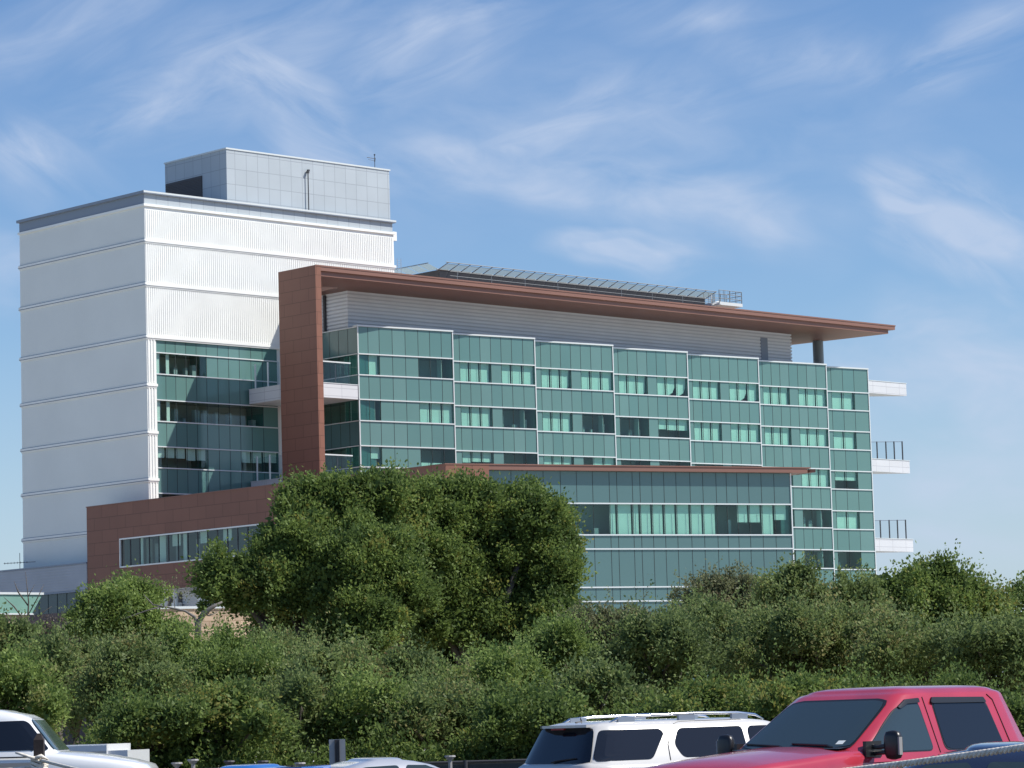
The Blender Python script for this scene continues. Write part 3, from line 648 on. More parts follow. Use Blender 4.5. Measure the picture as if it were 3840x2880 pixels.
def crown(parent, clumps, mat, leaf=.14, dens=70, sub=.42, shoots=0, shoot_len=.8, up=.25, fill=.35, tone_off=0.0, name='crown', lean=(0, 0, 0)):
    """clumps: (x, y, z, rx, ry, rz) relative to the thing; leaves gathered in small tufts over each clump"""
    leaf *= .52; dens *= 3.8
    P, Dd, T, S_ = [], [], [], []
    for (cx, cy, cz, rx, ry, rz) in clumps:
        c = np.array((cx, cy, cz)); r = np.array((rx, ry, rz)); area = 4*math.pi*((rx*ry)**1.6/3 + (rx*rz)**1.6/3 + (ry*rz)**1.6/3)**(1/1.6)
        nsub = max(6, int(area/(sub*sub)*.9)); dirs = sph(nsub)
        dirs = dirs[(dirs[:, 2] > -.75) & (dirs[:, 1] < .55)]; nsub = len(dirs)     # hardly any tufts on the underside or the far back
        ph = rng.uniform(0, 6.28, 4)
        bump_ = .13*np.sin(dirs[:, 0]*5+ph[0])*np.cos(dirs[:, 2]*6+ph[1]) + .09*np.sin(dirs[:, 2]*9+dirs[:, 1]*7+ph[2]) + .07*np.sin(dirs[:, 0]*13+ph[3])
        rad = 1 - np.abs(rng.normal(0, .15, nsub)) + rng.normal(0, .08, nsub) + bump_*1.2
        sc = c + dirs*r*rad[:, None]; per = max(5, int(dens*area/nsub*.55))
        tt = rng.normal(.46, .24, nsub)
        sr = sub*rng.uniform(.35, .9, nsub)
        off = rng.normal(size=(nsub, per, 3))*(sr[:, None, None]*.52)
        p = (sc[:, None, :] + off).reshape(-1, 3); dd = np.repeat(dirs, per, 0)
        d = unit(dd*.7 + np.array((0, 0, up)) + np.array(lean) + rng.normal(size=p.shape)*.62)
        P.append(p); Dd.append(d); T.append(np.repeat(tt, per) + rng.normal(0, .16, len(p)))
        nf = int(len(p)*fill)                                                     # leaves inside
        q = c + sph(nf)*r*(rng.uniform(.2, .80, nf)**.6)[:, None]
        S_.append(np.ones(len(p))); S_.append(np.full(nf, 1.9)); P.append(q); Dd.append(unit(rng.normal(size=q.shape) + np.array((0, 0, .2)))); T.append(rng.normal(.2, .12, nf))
        if shoots:
            ns = int(shoots*area); ds = sph(ns); ds = ds[(ds[:, 2] > .0) & (ds[:, 1] < .6)]; ns = len(ds)
            s0 = c + ds*r*.92; sd_ = unit(ds + np.array((0, 0, .75)) + np.array(lean)*2 + rng.normal(size=ds.shape)*.25)
            L = rng.uniform(.35, 1, ns)*shoot_len; K_ = 22
            tq = rng.uniform(0, 1, (ns, K_)); pp = s0[:, None, :] + sd_[:, None, :]*(tq*L[:, None])[:, :, None] + rng.normal(size=(ns, K_, 3))*.035
            P.append(pp.reshape(-1, 3)); Dd.append(unit(np.repeat(sd_, K_, 0)*.8 + rng.normal(size=(ns*K_, 3))*.6)); T.append(rng.normal(.6, .18, ns*K_)); S_.append(np.full(ns*K_, .8))
    P = np.concatenate(P); Dd = np.concatenate(Dd); T = np.concatenate(T) + tone_off; S_ = np.concatenate(S_)
    keep = P[:, 2] > .1; P, Dd, T, S_ = P[keep], Dd[keep], T[keep], S_[keep]
    ln = leaf*rng.uniform(.7, 1.5, len(P))*S_; wd = ln*rng.uniform(.2, .36, len(P))
    return leaf_mesh(name, P, Dd, ln, wd, T, mat, parent)

def limbs(parent, base_r, clumps, mat=BARK, top=None, name='trunk', seed=0, fork=None):
    """tapered trunk with a limb into every clump, one mesh"""
    rs = random.Random(seed); g = MB()
    cs = [Vector(c[:3]) for c in clumps]; mx = sum((c.x for c in cs))/len(cs)*.3; zt = min(c.z for c in cs); fz = fork or max(.4, zt*.6)
    tp = Vector((mx, .2, fz))
    g.path([(0, 0, -.1), (mx*.3, .05, fz*.4), tuple(tp)], [base_r*1.25, base_r, base_r*.8], 9)
    for c in cs:
        mid = tp.lerp(c, .5) + Vector((rs.uniform(-.2, .2), rs.uniform(-.2, .2), rs.uniform(0, .4)))
        g.path([tuple(tp), tuple(mid), tuple(c)], [base_r*.6, base_r*.38, base_r*.14], 6)
    return g.build(name, mat, parent, smooth=True)

def tree(kind, label, cat, D, blobs, mat, leaf=.14, dens=60, sub=.42, shoots=0, shoot_len=.8, group=None, base_r=.16, tone=0.0, fill=.35, up=.25, seed=0, lean=(0, 0, 0), drop=0):
    """blobs: (x, y, rx, ry, dy) with x, y, rx, ry on the photograph's 2212 px scale and dy metres behind D"""
    k = F*.576042
    w = [(at(x, y+drop, D+dy), rx*(D+dy)/k, ry*(D+dy)/k) for x, y, rx, ry, dy in blobs]
    bx = sum(p.x for p, a, b_ in w)/len(w)
    root = thing(kind, label, cat, (bx, D, 0), 0, group)
    cl = [(p.x-bx, p.y-D, p.z, a, min(a, b_)*.95, b_) for p, a, b_ in w]
    cl = [c for c in cl]
    crown(root, cl, mat, leaf, dens, sub, shoots, shoot_len, up, fill, tone, lean=lean)
    limbs(root, base_r, cl, seed=seed)
    return root

GB = 'big trees behind the thicket'; GT = 'bushy trees in the thicket'; GS = 'shrubs along the parking lot edge'
# the large round tree in the middle: two overlapping domes
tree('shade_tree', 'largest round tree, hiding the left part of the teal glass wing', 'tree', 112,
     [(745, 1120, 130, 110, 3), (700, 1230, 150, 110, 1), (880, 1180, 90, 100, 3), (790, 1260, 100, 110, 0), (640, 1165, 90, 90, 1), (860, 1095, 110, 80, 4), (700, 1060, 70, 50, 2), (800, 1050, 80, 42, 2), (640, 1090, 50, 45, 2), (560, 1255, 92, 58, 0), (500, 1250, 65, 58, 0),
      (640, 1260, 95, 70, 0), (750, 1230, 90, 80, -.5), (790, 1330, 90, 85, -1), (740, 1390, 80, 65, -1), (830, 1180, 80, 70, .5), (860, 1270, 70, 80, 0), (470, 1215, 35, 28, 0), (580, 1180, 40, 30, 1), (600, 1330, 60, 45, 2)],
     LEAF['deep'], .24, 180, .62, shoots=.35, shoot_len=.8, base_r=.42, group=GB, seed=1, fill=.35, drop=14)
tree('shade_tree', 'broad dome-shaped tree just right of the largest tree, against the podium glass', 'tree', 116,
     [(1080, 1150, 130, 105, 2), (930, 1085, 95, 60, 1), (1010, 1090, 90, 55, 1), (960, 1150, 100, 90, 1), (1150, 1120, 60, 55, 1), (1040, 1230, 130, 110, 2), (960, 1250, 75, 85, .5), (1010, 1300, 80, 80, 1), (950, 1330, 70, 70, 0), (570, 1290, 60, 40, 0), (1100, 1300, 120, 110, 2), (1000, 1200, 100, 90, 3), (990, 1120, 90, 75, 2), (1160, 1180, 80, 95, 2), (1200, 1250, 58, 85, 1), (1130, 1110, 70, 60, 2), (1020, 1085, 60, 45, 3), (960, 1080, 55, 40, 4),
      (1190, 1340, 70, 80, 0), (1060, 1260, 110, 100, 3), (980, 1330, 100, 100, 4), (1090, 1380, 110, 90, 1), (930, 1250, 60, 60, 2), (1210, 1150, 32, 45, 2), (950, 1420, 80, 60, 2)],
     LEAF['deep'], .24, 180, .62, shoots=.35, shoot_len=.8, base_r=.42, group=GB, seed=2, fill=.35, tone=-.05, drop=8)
# left side
tree('shrub_tree', 'light green bushy tree in front of the brown podium corner', 'tree', 92,
     [(255, 1330, 90, 60, 0), (300, 1290, 60, 30, 1), (215, 1310, 45, 35, 0), (325, 1362, 55, 42, 0), (250, 1275, 40, 22, 1), (200, 1350, 40, 40, 0)],
     LEAF['bright'], .17, 240, .50, shoots=1.3, shoot_len=.7, group=GT, seed=3)
tree('bare_tree', 'hazy brown half-bare tree top above the light green bushy tree', 'tree', 97,
     [(335, 1262, 48, 15, 0), (370, 1285, 35, 15, 0), (300, 1260, 30, 9, 0)], LEAF['brown'], .11, 40, .3, shoots=1.0, shoot_len=.5, group=GT, base_r=.07, fill=.2, seed=4)
tree('bare_tree', 'dusty brown leafless shrub left of the podium', 'shrub', 96,
     [(120, 1390, 75, 45, 0), (200, 1400, 55, 50, 0), (60, 1400, 60, 45, 0)], LEAF['dusty'], .13, 170, .3, shoots=1.5, shoot_len=.6, group=GT, base_r=.08, seed=5)
tree('shrub_tree', 'dark twiggy tree at the left edge below the pale green glass', 'tree', 84,
     [(10, 1400, 60, 60, 0), (50, 1380, 35, 35, 0), (-30, 1360, 50, 40, 0), (40, 1440, 60, 50, 0)], LEAF['olive'], .15, 230, .32, shoots=1.0, group=GT, seed=6, tone=-.1)
hedge = [  # x, y, rx, ry, D, leaf kind, label
    (20, 1530, 110, 95, 62, 'bright', 'yellow-green shrub at the left edge above the white vehicle roof'),
    (130, 1490, 110, 100, 70, 'olive', 'olive shrub left of centre-left, over the white hood'),
    (270, 1500, 120, 110, 66, 'olive', 'olive shrub right of the brown post'),
    (410, 1430, 120, 95, 74, 'bright', 'bright green shrub below the bleached dead branch'),
    (520, 1450, 110, 110, 72, 'bright', 'bright green shrub below the gap showing tan stone'),
    (620, 1440, 90, 95, 76, 'olive', 'olive shrub under the left lobe of the largest tree'),
    (330, 1590, 130, 80, 58, 'deep', 'dark green shrub low behind the white hood tip'),
    (480, 1590, 120, 85, 58, 'deep', 'dark green shrub low over the blue roof'),
    (640, 1570, 120, 95, 60, 'olive', 'shrub low left of the sign back'),
    (720, 1500, 110, 90, 68, 'olive', 'shrub above the sign back'),
    (800, 1570, 110, 95, 60, 'bright', 'green shrub low behind the silver roof'),
    (880, 1500, 100, 75, 68, 'olive', 'shrub below the dark hollow between the two big trees'),
    (960, 1560, 110, 95, 60, 'olive', 'shrub above the dark fence left part'),
    (1080, 1500, 110, 80, 66, 'bright', 'green shrub below the dome-shaped tree'),
    (1140, 1580, 110, 80, 58, 'deep', 'shrub low left of the white SUV spoiler'),
    (1200, 1460, 110, 90, 70, 'bright', 'bright shrub under the right rim of the dome-shaped tree'),
    (1290, 1540, 110, 90, 62, 'olive', 'shrub directly above the white SUV roof rails'),
    (1400, 1490, 120, 95, 68, 'olive', 'spiky shrub left of the red pickup cab'),
    (1420, 1580, 110, 70, 58, 'deep', 'dark low shrub behind the white SUV windows'),
    (1540, 1450, 110, 100, 74, 'olive', 'spiky upright shrub below the brownish tree'),
    (1560, 1550, 110, 80, 60, 'deep', 'dark shrub left of the red pickup windscreen'),
    (1680, 1470, 120, 95, 70, 'olive', 'shrub above the red pickup windscreen'),
    (1720, 1560, 120, 70, 58, 'deep', 'low shrub right behind the red pickup roof front'),
    (1830, 1460, 120, 95, 70, 'olive', 'shrub above the red pickup roof middle'),
    (1880, 1550, 120, 70, 59, 'deep', 'low dark shrub touching the red pickup roof'),
    (1990, 1470, 130, 90, 68, 'olive', 'shrub above the red pickup rear window'),
    (2040, 1560, 120, 75, 60, 'deep', 'low shrub behind the red pickup roof end'),
    (2150, 1480, 110, 100, 66, 'olive', 'shrub at the right edge with a few yellow tips'),
    (2190, 1580, 100, 80, 58, 'deep', 'dark shrub low at the right edge'),
]
for i, (x, y, rx, ry, D, kd, lab) in enumerate(hedge):
    if 300 < x < 720 and y < 1520: y += 40
    if x > 1230 and y < 1500: y -= 45
    y += random.Random(i+50).uniform(-14, 14)
    rs = random.Random(i); bl = [(x, y, rx, ry, 0)]
    for q in range(9):
        a = rs.uniform(0, math.pi*2); bl.append((x + math.cos(a)*rx*.7, y - abs(math.sin(a))*ry*rs.uniform(.4, .85), rx*rs.uniform(.22, .45), ry*rs.uniform(.22, .5), rs.uniform(-1.6, .3)))
    tree('shrub', lab, 'shrub', D, bl, LEAF[kd], .135, 290, .42, shoots=rs.uniform(2, 5), shoot_len=rs.uniform(.8, 1.35), group=GS, base_r=.09, seed=i, tone=rs.uniform(-.24, .22), fill=.25, up=.35, lean=(.12, 0, 0))
ug = thing('undergrowth', None, None, (0, 57.5, 0)); ug['kind'] = 'stuff'
crown(ug, [(x*1.15-14.5, random.Random(x).uniform(-.8, 1.6), random.Random(x+3).uniform(.4, .75), .95, .8, random.Random(x+9).uniform(.7, 1.1)) for x in range(26)], LEAF['deep'], .135, 230, .27, shoots=1.5, shoot_len=.5, fill=.3, tone_off=-.05, name='undergrowth_leaves')
# right side background
tree('shrub_tree', 'thin grey-green tree in front of the podium glass base', 'tree', 100,
     [(1290, 1370, 70, 60, 0), (1350, 1350, 55, 45, 0), (1230, 1400, 60, 60, 0), (1400, 1380, 60, 55, 0), (1330, 1420, 90, 60, 0)], LEAF['brown'], .16, 170, .36, shoots=1.3, shoot_len=.9, group=GT, seed=40)
tree('shrub_tree', 'brownish feathery tree in front of the lower podium glass', 'tree', 98,
     [(1530, 1310, 65, 65, 0), (1600, 1300, 65, 65, 0), (1560, 1270, 45, 32, 0), (1650, 1330, 50, 60, 0), (1500, 1370, 60, 60, 0), (1610, 1390, 80, 60, 0)], LEAF['brown'], .16, 170, .34, shoots=2.0, shoot_len=.8, group=GT, seed=41)
tree('shrub_tree', 'small dense green tree overlapping the right edge of the podium glass', 'tree', 88,
     [(1700, 1270, 55, 42, 0), (1735, 1265, 40, 45, 0), (1670, 1290, 30, 25, 0), (1760, 1310, 40, 45, 0), (1700, 1340, 60, 55, 1), (1650, 1330, 35, 30, 0), (1720, 1235, 22, 18, 0)], LEAF['olive'], .17, 210, .52, shoots=.6, shoot_len=.6, group=GT, seed=42)
tree('shrub_tree', 'low green tree between the small dense tree and the tall right-hand tree', 'tree', 90,
     [(1830, 1310, 70, 60, 0), (1790, 1350, 55, 50, 0), (1860, 1300, 40, 35, 0), (1870, 1380, 70, 60, 0)], LEAF['olive'], .17, 210, .52, shoots=.8, shoot_len=.6, group=GT, seed=43)
tree('shade_tree', 'tall irregular tree against the sky right of the glass wing', 'tree', 96,
     [(1990, 1330, 130, 105, 0), (1930, 1270, 80, 55, 0), (2060, 1280, 70, 50, 0), (2140, 1360, 70, 70, 0), (1880, 1310, 60, 50, 0), (2010, 1250, 55, 40, 0), (2040, 1225, 26, 26, 0), (2025, 1205, 18, 14, 0), (1970, 1232, 24, 20, 0), (2080, 1320, 75, 75, 0), (2110, 1265, 30, 28, 0), (2130, 1310, 50, 45, 0), (2090, 1390, 70, 65, 0), (1900, 1360, 70, 70, 0), (2010, 1420, 110, 70, 0)],
     LEAF['deep'], .20, 180, .60, shoots=1.2, shoot_len=1.1, group=GB, base_r=.25, seed=44, drop=18)
tree('shade_tree', 'dark tree cut by the right edge of the picture', 'tree', 104,
     [(2225, 1320, 45, 55, 0), (2190, 1345, 22, 22, 0), (2200, 1280, 20, 24, 0), (2240, 1400, 40, 40, 0)], LEAF['deep'], .20, 130, .4, group=GB, base_r=.2, seed=45, fill=.2)
# dead bleached branch
o0 = at(429, 1400, 86); rel = lambda x, y, dy=0: tuple(at(x, y, 86+dy) - o0)
db = thing('dead_branch', 'bare dead branch with bleached left arm in front of the tan stone wall', 'branch', tuple(o0), 0)
g = MB()
g.path([(0, 0, 0), rel(428, 1345), rel(440, 1325), rel(458, 1312), rel(480, 1300)], [.09, .10, .085, .06, .025], 7)
g.path([rel(426, 1348), rel(420, 1332), rel(400, 1320), rel(378, 1315), rel(352, 1310), rel(328, 1306)], [.055, .045, .035, .03, .025, .018], 6)
g.path([rel(332, 1308), rel(322, 1297), rel(310, 1284)], [.02, .018, .008], 5); g.path([rel(350, 1310), rel(320, 1318), rel(285, 1330), rel(260, 1340)], [.022, .02, .014, .006], 5)
g.path([rel(378, 1315), rel(376, 1295), rel(378, 1270)], [.012, .010, .005], 4); g.path([rel(440, 1325), rel(452, 1330), rel(470, 1322)], [.03, .02, .008], 4)
g.build('branch', BARKP, db, smooth=True)
# bare twigs at the far left
tw = thing('bare_sapling', 'leafless sapling in front of the pale green glass at far left', 'sapling', tuple(at(60, 1500, 88)), 0)
o1 = at(60, 1500, 88); rel2 = lambda x, y: tuple(at(x, y, 88) - o1)
g = MB()
g.path([(0, 0, 0), rel2(58, 1380), rel2(62, 1300), rel2(55, 1235)], [.05, .04, .02, .006], 5)
for a in ([(60, 1330), (82, 1290), (95, 1262)], [(60, 1350), (30, 1310), (8, 1290)], [(62, 1310), (40, 1280), (30, 1255)], [(58, 1380), (90, 1345), (88, 1325), (112, 1310)], [(60, 1290), (75, 1262)]):
    g.path([rel2(*q) for q in a], [.02]*(len(a)-1)+[.005], 4)
g.build('branches', BARK, tw, smooth=True)
SILL = principled('weathered_trim', (.30, .29, .28), .5)
# ================================================================ EDGE OF THE PARKING LOT
fe = thing('mesh_fence', 'low dark fence behind the parked vehicles', 'fence', (0, 54.4, 0))
g = MB(); g.box(-30, 30, 0, .03, .1, 1.04); g.build('screen', principled('dark_screen', (.035, .045, .05), .8, noise=.25, nscale=5), fe)
g = MB(); g.tube((-30, -.03, 1.05), (30, -.03, 1.05), .025, n=6); g.build('rail', MAT['dark'], fe)
for x in range(-28, 30, 3):
    g = MB(); g.tube((x, -.05, 0), (x, -.05, 1.08), .035, n=8); g.build('post', MAT['dark'], fe)
def cap_post(x, y, D, dark=False, label=''):
    p = at(x, y, D); t = thing('capped_post', label, 'post', (p.x, p.y, 0), 0, 'capped posts before the thicket')
    g = MB(); g.tube((0,0,0), (0,0,p.z-.05), .035, n=8); g.build('post', MAT['louver'] if dark else SILL, t)
    g = MB(); g.tube((0,0,p.z-.05), (0,0,p.z), .05, .09, n=10); g.tube((0,0,p.z), (0,0,p.z+.025), .10, .09, n=10); g.build('cap', MAT['louver'] if dark else SILL, t)
cap_post(417, 1643, 53, label='pale flat-capped post right of the white hood tip')
cap_post(382, 1650, 53, label='pale flat-capped post touching the white hood tip')
cap_post(495, 1646, 53, True, 'dark flat-capped post behind the left end of the blue roof')
cap_post(568, 1646, 53, True, 'dark flat-capped post behind the middle of the blue roof')
cap_post(648, 1650, 53, label='pale capped post between the blue and silver roofs')
cap_post(972, 1635, 53, label='pale flat-capped post at the dark fence right of the silver roof')
# back of a sign
p = at(728, 1597, 52); sg = thing('parking_sign', 'back of a small grey sign on a dark channel post behind the silver car', 'sign', (p.x, p.y, 0))
g = MB(); g.box(-.135, .135, .0, .012, p.z-.56, p.z); g.build('sign_plate', principled('dull_aluminium', (.36, .37, .38), .5, metal=.3, noise=.08, nscale=4), sg)
g = MB(); g.box(-.04, -.03, -.05, 0, 0, p.z-.005); g.box(.03, .04, -.05, 0, 0, p.z-.005); g.box(-.04, .04, -.012, -.002, 0, p.z-.006); g.build('channel_post', MAT['dark'], sg)

# ================================================================ VEHICLES
GLASSC = principled('car_glass', (.030, .048, .055), .05, spec=.7)
GLASSN = principled('dark_car_glass', (.010, .013, .020), .05, spec=.5)
CHROME = principled('chrome', (.75, .76, .78), .12, metal=1)
RUBBER = principled('tyre_rubber', (.02, .02, .02), .85)
TRIM = principled('black_trim', (.018, .018, .02), .35)
REDL = principled('tail_lamp_red', (.35, .01, .012), .12)
PAINT = dict(
    red = principled('faded_red_paint', (.42, .034, .056), .22, coat=.8, spec=.5, noise=.10, nscale=2.2),
    white = principled('white_paint', (.78, .79, .79), .25, coat=.8),
    silver = principled('silver_paint', (.62, .63, .65), .28, metal=.35, coat=.9),
    pearl = principled('pearl_white_paint', (.62, .61, .58), .22, coat=1),
    grey = principled('grey_lower_paint', (.30, .31, .32), .3, coat=.7),
    blue = principled('bright_blue_paint', (.02, .16, .55), .2, coat=1, metal=.2),
    navy = principled('navy_paint', (.018, .028, .060), .25, coat=1, metal=.2),
    van = principled('dull_grey_canvas', (.30, .29, .28), .8),
)
class Cab:
    """greenhouse defined by levels (z, x_front, x_rear, half width); the plan is a rounded rectangle (superellipse)"""
    def __init__(s, levels, n=9.0, wrap=.22): s.lv = levels; s.n = n; s.wrap = wrap
    def par(s, z):
        L = s.lv
        if z <= L[0][0]: return L[0][1:]
        for a, b in zip(L, L[1:]):
            if z <= b[0]:
                t = (z-a[0])/(b[0]-a[0]); return tuple(a[i]*(1-t)+b[i]*t for i in (1, 2, 3))
        return L[-1][1:]
    def side(s, x, z, sg, off=0):
        xf, xr, hw = s.par(z); xc, a = (xf+xr)/2, (xf-xr)/2; q = max(0, 1-abs((x-xc)/a)**s.n)
        return (x, sg*(hw*q**(1/s.n)+off), z)
    def front(s, y, z, sg, off=0):
        xf, xr, hw = s.par(z); xc, a = (xf+xr)/2, (xf-xr)/2; q = max(0, 1-abs(y/hw)**4.2)
        r = a*(1-(1-q**(1/4.2))*s.wrap)
        return (xc + sg*(r+off), y, z)
    def ring(s, z, xf, xr, hw, N=72):
        xc, a = (xf+xr)/2, (xf-xr)/2; o = []
        for i in range(N):
            t = 2*math.pi*i/N; c, si = math.cos(t), math.sin(t)
            m = (abs(c)**s.n + abs(si)**s.n)**(-1/s.n)
            y = hw*si*m; x = a*c*m
            if abs(x) > a*.6:
                q = max(0, 1-abs(y/hw)**4.2); lim = a*(1-(1-q**(1/4.2))*s.wrap); x = math.copysign(min(abs(x), lim), x)
            o.append((xc+x, y, z))
        return o
    def build(s, mat, parent, roofdrop=.05, name='cab'):
        g = MB(); N = 72; rings = [s.ring(*l) for l in s.lv]
        z, xf, xr, hw = s.lv[-1]; xc = (xf+xr)/2
        for k, dz in ((.97, .016), (.91, .032), (.78, .050), (.5, .064), (.2, .070)):
            rings.append(s.ring(z+dz*roofdrop/.05, xc+(xf-xc)*(1-(1-k)*.75), xc+(xr-xc)*(1-(1-k)*.75), hw*k))
        for r in rings: g.v += r
        for i in range(len(rings)-1):
            for k in range(N):
                j = (k+1) % N; g.f.append((i*N+k, i*N+j, (i+1)*N+j, (i+1)*N+k)); g.uv += [(0,0)]*4; g.mi.append(0)
        b0 = (len(rings)-1)*N; g.f.append(tuple(b0+k for k in range(N))); g.uv += [(0,0)]*N; g.mi.append(0)
        return g.build(name, mat, parent, smooth=True)
def rounded(q, r=.06, n=4):
    """polygon with rounded corners in 2-D"""
    out = []; m = len(q)
    for i in range(m):
        p0, p1, p2 = Vector(q[i-1]), Vector(q[i]), Vector(q[(i+1) % m])
        d0, d1 = (p0-p1), (p2-p1); rr = min(r, d0.length*.45, d1.length*.45); a = p1+d0.normalized()*rr; c = p1+d1.normalized()*rr
        for k in range(n+1):
            t = k/n; out.append(tuple(a*(1-t)**2 + p1*2*t*(1-t) + c*t*t))
    # extra points on the long edges
    res = []
    for i in range(len(out)):
        a, b_ = Vector(out[i]), Vector(out[(i+1) % len(out)]); res.append(tuple(a)); d = (b_-a).length; k = int(d/.12)
        for j in range(1, k+1): res.append(tuple(a.lerp(b_, j/(k+1))))
    return res
def panel(fn, poly, off, name, mat, parent, r=.06, sg=1, grow=0):
    if len(poly) == 4 and not grow:
        g = MB(); nx, ny = 16, 8; (ax, ay), (bx_, by_), (cx_, cy_), (dx_, dy_) = poly
        for j in range(ny+1):
            for i in range(nx+1):
                u, v = i/nx, j/ny
                px_ = (ax*(1-u)+bx_*u)*(1-v)+(dx_*(1-u)+cx_*u)*v; py_ = (ay*(1-u)+by_*u)*(1-v)+(dy_*(1-u)+cy_*u)*v
                # pull the corners in to round them
                k = max(0, abs(u-.5)*2-.8)*5*max(0, abs(v-.5)*2-.7)*3.3; mx_, my_ = sum(q[0] for q in poly)/4, sum(q[1] for q in poly)/4
                px_ += (mx_-px_)*k*min(.3, r/max(.1, abs(mx_-px_)))*.35; py_ += (my_-py_)*k*min(.5, r/max(.1, abs(my_-py_)))*.35
                g.v.append(fn(px_, py_, sg, off))
        for j in range(ny):
            for i in range(nx):
                a_ = j*(nx+1)+i; g.f.append((a_, a_+1, a_+nx+2, a_+nx+1)); g.uv += [(0,0)]*4; g.mi.append(0)
        return g.build(name, mat, parent, smooth=True)
    pts = rounded(poly, r); cx = sum(p[0] for p in pts)/len(pts); cy = sum(p[1] for p in pts)/len(pts)
    g = MB(); n = len(pts); lev = [1, .75, .5, .25]
    if grow: pts = [(cx+(p[0]-cx)*(1+grow/max(.1, abs(p[0]-cx)+.1)), cy+(p[1]-cy)*(1+grow/max(.1, abs(p[1]-cy)+.1))) for p in pts]
    for l in lev: g.v += [fn(cx+(a-cx)*l, cy+(b_-cy)*l, sg, off) for a, b_ in pts]
    g.v.append(fn(cx, cy, sg, off))
    # orientation
    for i in range(3):
        for k in range(n):
            j = (k+1) % n; g.f.append((i*n+k, i*n+j, (i+1)*n+j, (i+1)*n+k)); g.uv += [(0,0)]*4; g.mi.append(0)
    for k in range(n): g.f.append((3*n+k, 3*n+(k+1) % n, 4*n)); g.uv += [(0,0)]*3; g.mi.append(0)
    i0 = len(g.v); g.v += [fn(a, b_, sg, off-.02) for a, b_ in pts]     # rim gives it thickness
    for k in range(n):
        j = (k+1) % n; g.f.append((k, j, i0+j, i0+k)); g.uv += [(0,0)]*4; g.mi.append(0)
    return g.build(name, mat, parent, smooth=False)
def hull(stations, mat, parent, name='body', smooth=True):
    """stations: (x, half width, z bottom, z top, crown); the section has rounded shoulders"""
    g = MB(); prof = None; rows = []
    for (x, hw, zb, zt, cr) in stations:
        s_ = min(.16, (zt-zb)*.3)
        half = [(0, zb), (hw*.8, zb), (hw*.97, zb+.1), (hw, zb+(zt-zb)*.45), (hw*.995, zt-s_), (hw*.98, zt-s_*.45), (hw*.94, zt-s_*.12), (hw*.86, zt+.0), (hw*.55, zt+cr*.6), (hw*.25, zt+cr*.95), (0, zt+cr)]
        ring = [(x, y, z) for y, z in half] + [(x, -y, z) for y, z in reversed(half[1:-1])]
        rows.append(ring)
    N = len(rows[0])
    for r in rows: g.v += r
    for i in range(len(rows)-1):
        for k in range(N):
            j = (k+1) % N; g.f.append((i*N+k, (i+1)*N+k, (i+1)*N+j, i*N+j)); g.uv += [(0,0)]*4; g.mi.append(0)
    g.f.append(tuple(range(N))); g.uv += [(0,0)]*N; g.mi.append(0); b0 = (len(rows)-1)*N; g.f.append(tuple(b0+k for k in reversed(range(N)))); g.uv += [(0,0)]*N; g.mi.append(0)
    return g.build(name, mat, parent, smooth=smooth)
def wheels(root, xs, y, r, w=.24):
    for x in xs:
        for sg in (-1, 1):
            wh = bpy.data.objects.new('wheel', None); COL.objects.link(wh); wh.parent = root; wh.location = (x, sg*y, r)
            g = MB(); n = 28
            pr = [(r*.62, -w/2), (r*.93, -w/2), (r, -w*.3), (r, w*.3), (r*.93, w/2), (r*.62, w/2)]
            for k in range(n):
                t = 2*math.pi*k/n; g.v += [(rr*math.cos(t), yy, rr*math.sin(t)) for rr, yy in pr]
            for k in range(n):
                j = (k+1) % n
                for q in range(len(pr)): 
                    q2 = (q+1) % len(pr); g.f.append((k*6+q, j*6+q, j*6+q2, k*6+q2)); g.uv += [(0,0)]*4; g.mi.append(0)
            g.build('tyre', RUBBER, wh, smooth=True)
            g = MB(); g.tube((0, -w*.42, 0), (0, w*.42, 0), r*.6, n=24)
            for k in range(6):
                t = math.pi*k/3; g.box(-.03, .03, sg*w*.42-.02, sg*w*.42+.02, r*.1, r*.58, 0)
            g.build('rim', CHROME, wh)
            # wheel arch shadow gap
def vehicle(name, label, cat, x, y, head, sc=(1, 1, 1)):
    o = thing(name, label, cat, (x, y, 0), R(head)); o.scale = sc; return o

# ---- red crew-cab pickup ------------------------------------------------------------------------
tk = vehicle('pickup_truck', 'red crew-cab pickup with black towing mirror, tinted windows and window visors', 'pickup truck', 3.31, 36.2, 224.3)
hull([(2.35, .80, .55, 1.02, .03), (2.2, .93, .5, 1.10, .05), (1.7, .97, .45, 1.155, .07), (1.1, .99, .45, 1.20, .08), (.5, .995, .45, 1.25, .07), (.22, 1.0, .45, 1.27, .04), (-.2, 1.0, .45, 1.20, .0), (-3.1, 1.0, .45, 1.21, .0), (-3.14, .98, .45, 1.20, .0)], PAINT['red'], tk, 'body')
bed = hull([(-3.2, 1.0, .5, 1.30, 0), (-5.2, 1.0, .5, 1.32, 0), (-5.25, .97, .5, 1.30, 0)], PAINT['red'], tk, 'cargo_bed')
CB = Cab([(1.12, .56, -3.12, 1.0), (1.875, -.68, -2.76, .81), (1.90, -.735, -2.74, .785), (1.92, -.82, -2.68, .74)], n=13, wrap=.13)
cab = CB.build(PAINT['red'], tk, .05)
panel(CB.front, [(-.86, 1.27), (.86, 1.27), (.745, 1.845), (-.745, 1.845)], .008, 'windscreen_seal', TRIM, tk, r=.08)
ws = panel(CB.front, [(-.83, 1.30), (.83, 1.30), (.715, 1.825), (-.715, 1.825)], .016, 'windscreen', GLASSC, tk, r=.07)
def wp(y, z, off=.03): return CB.front(y, z, 1, off)
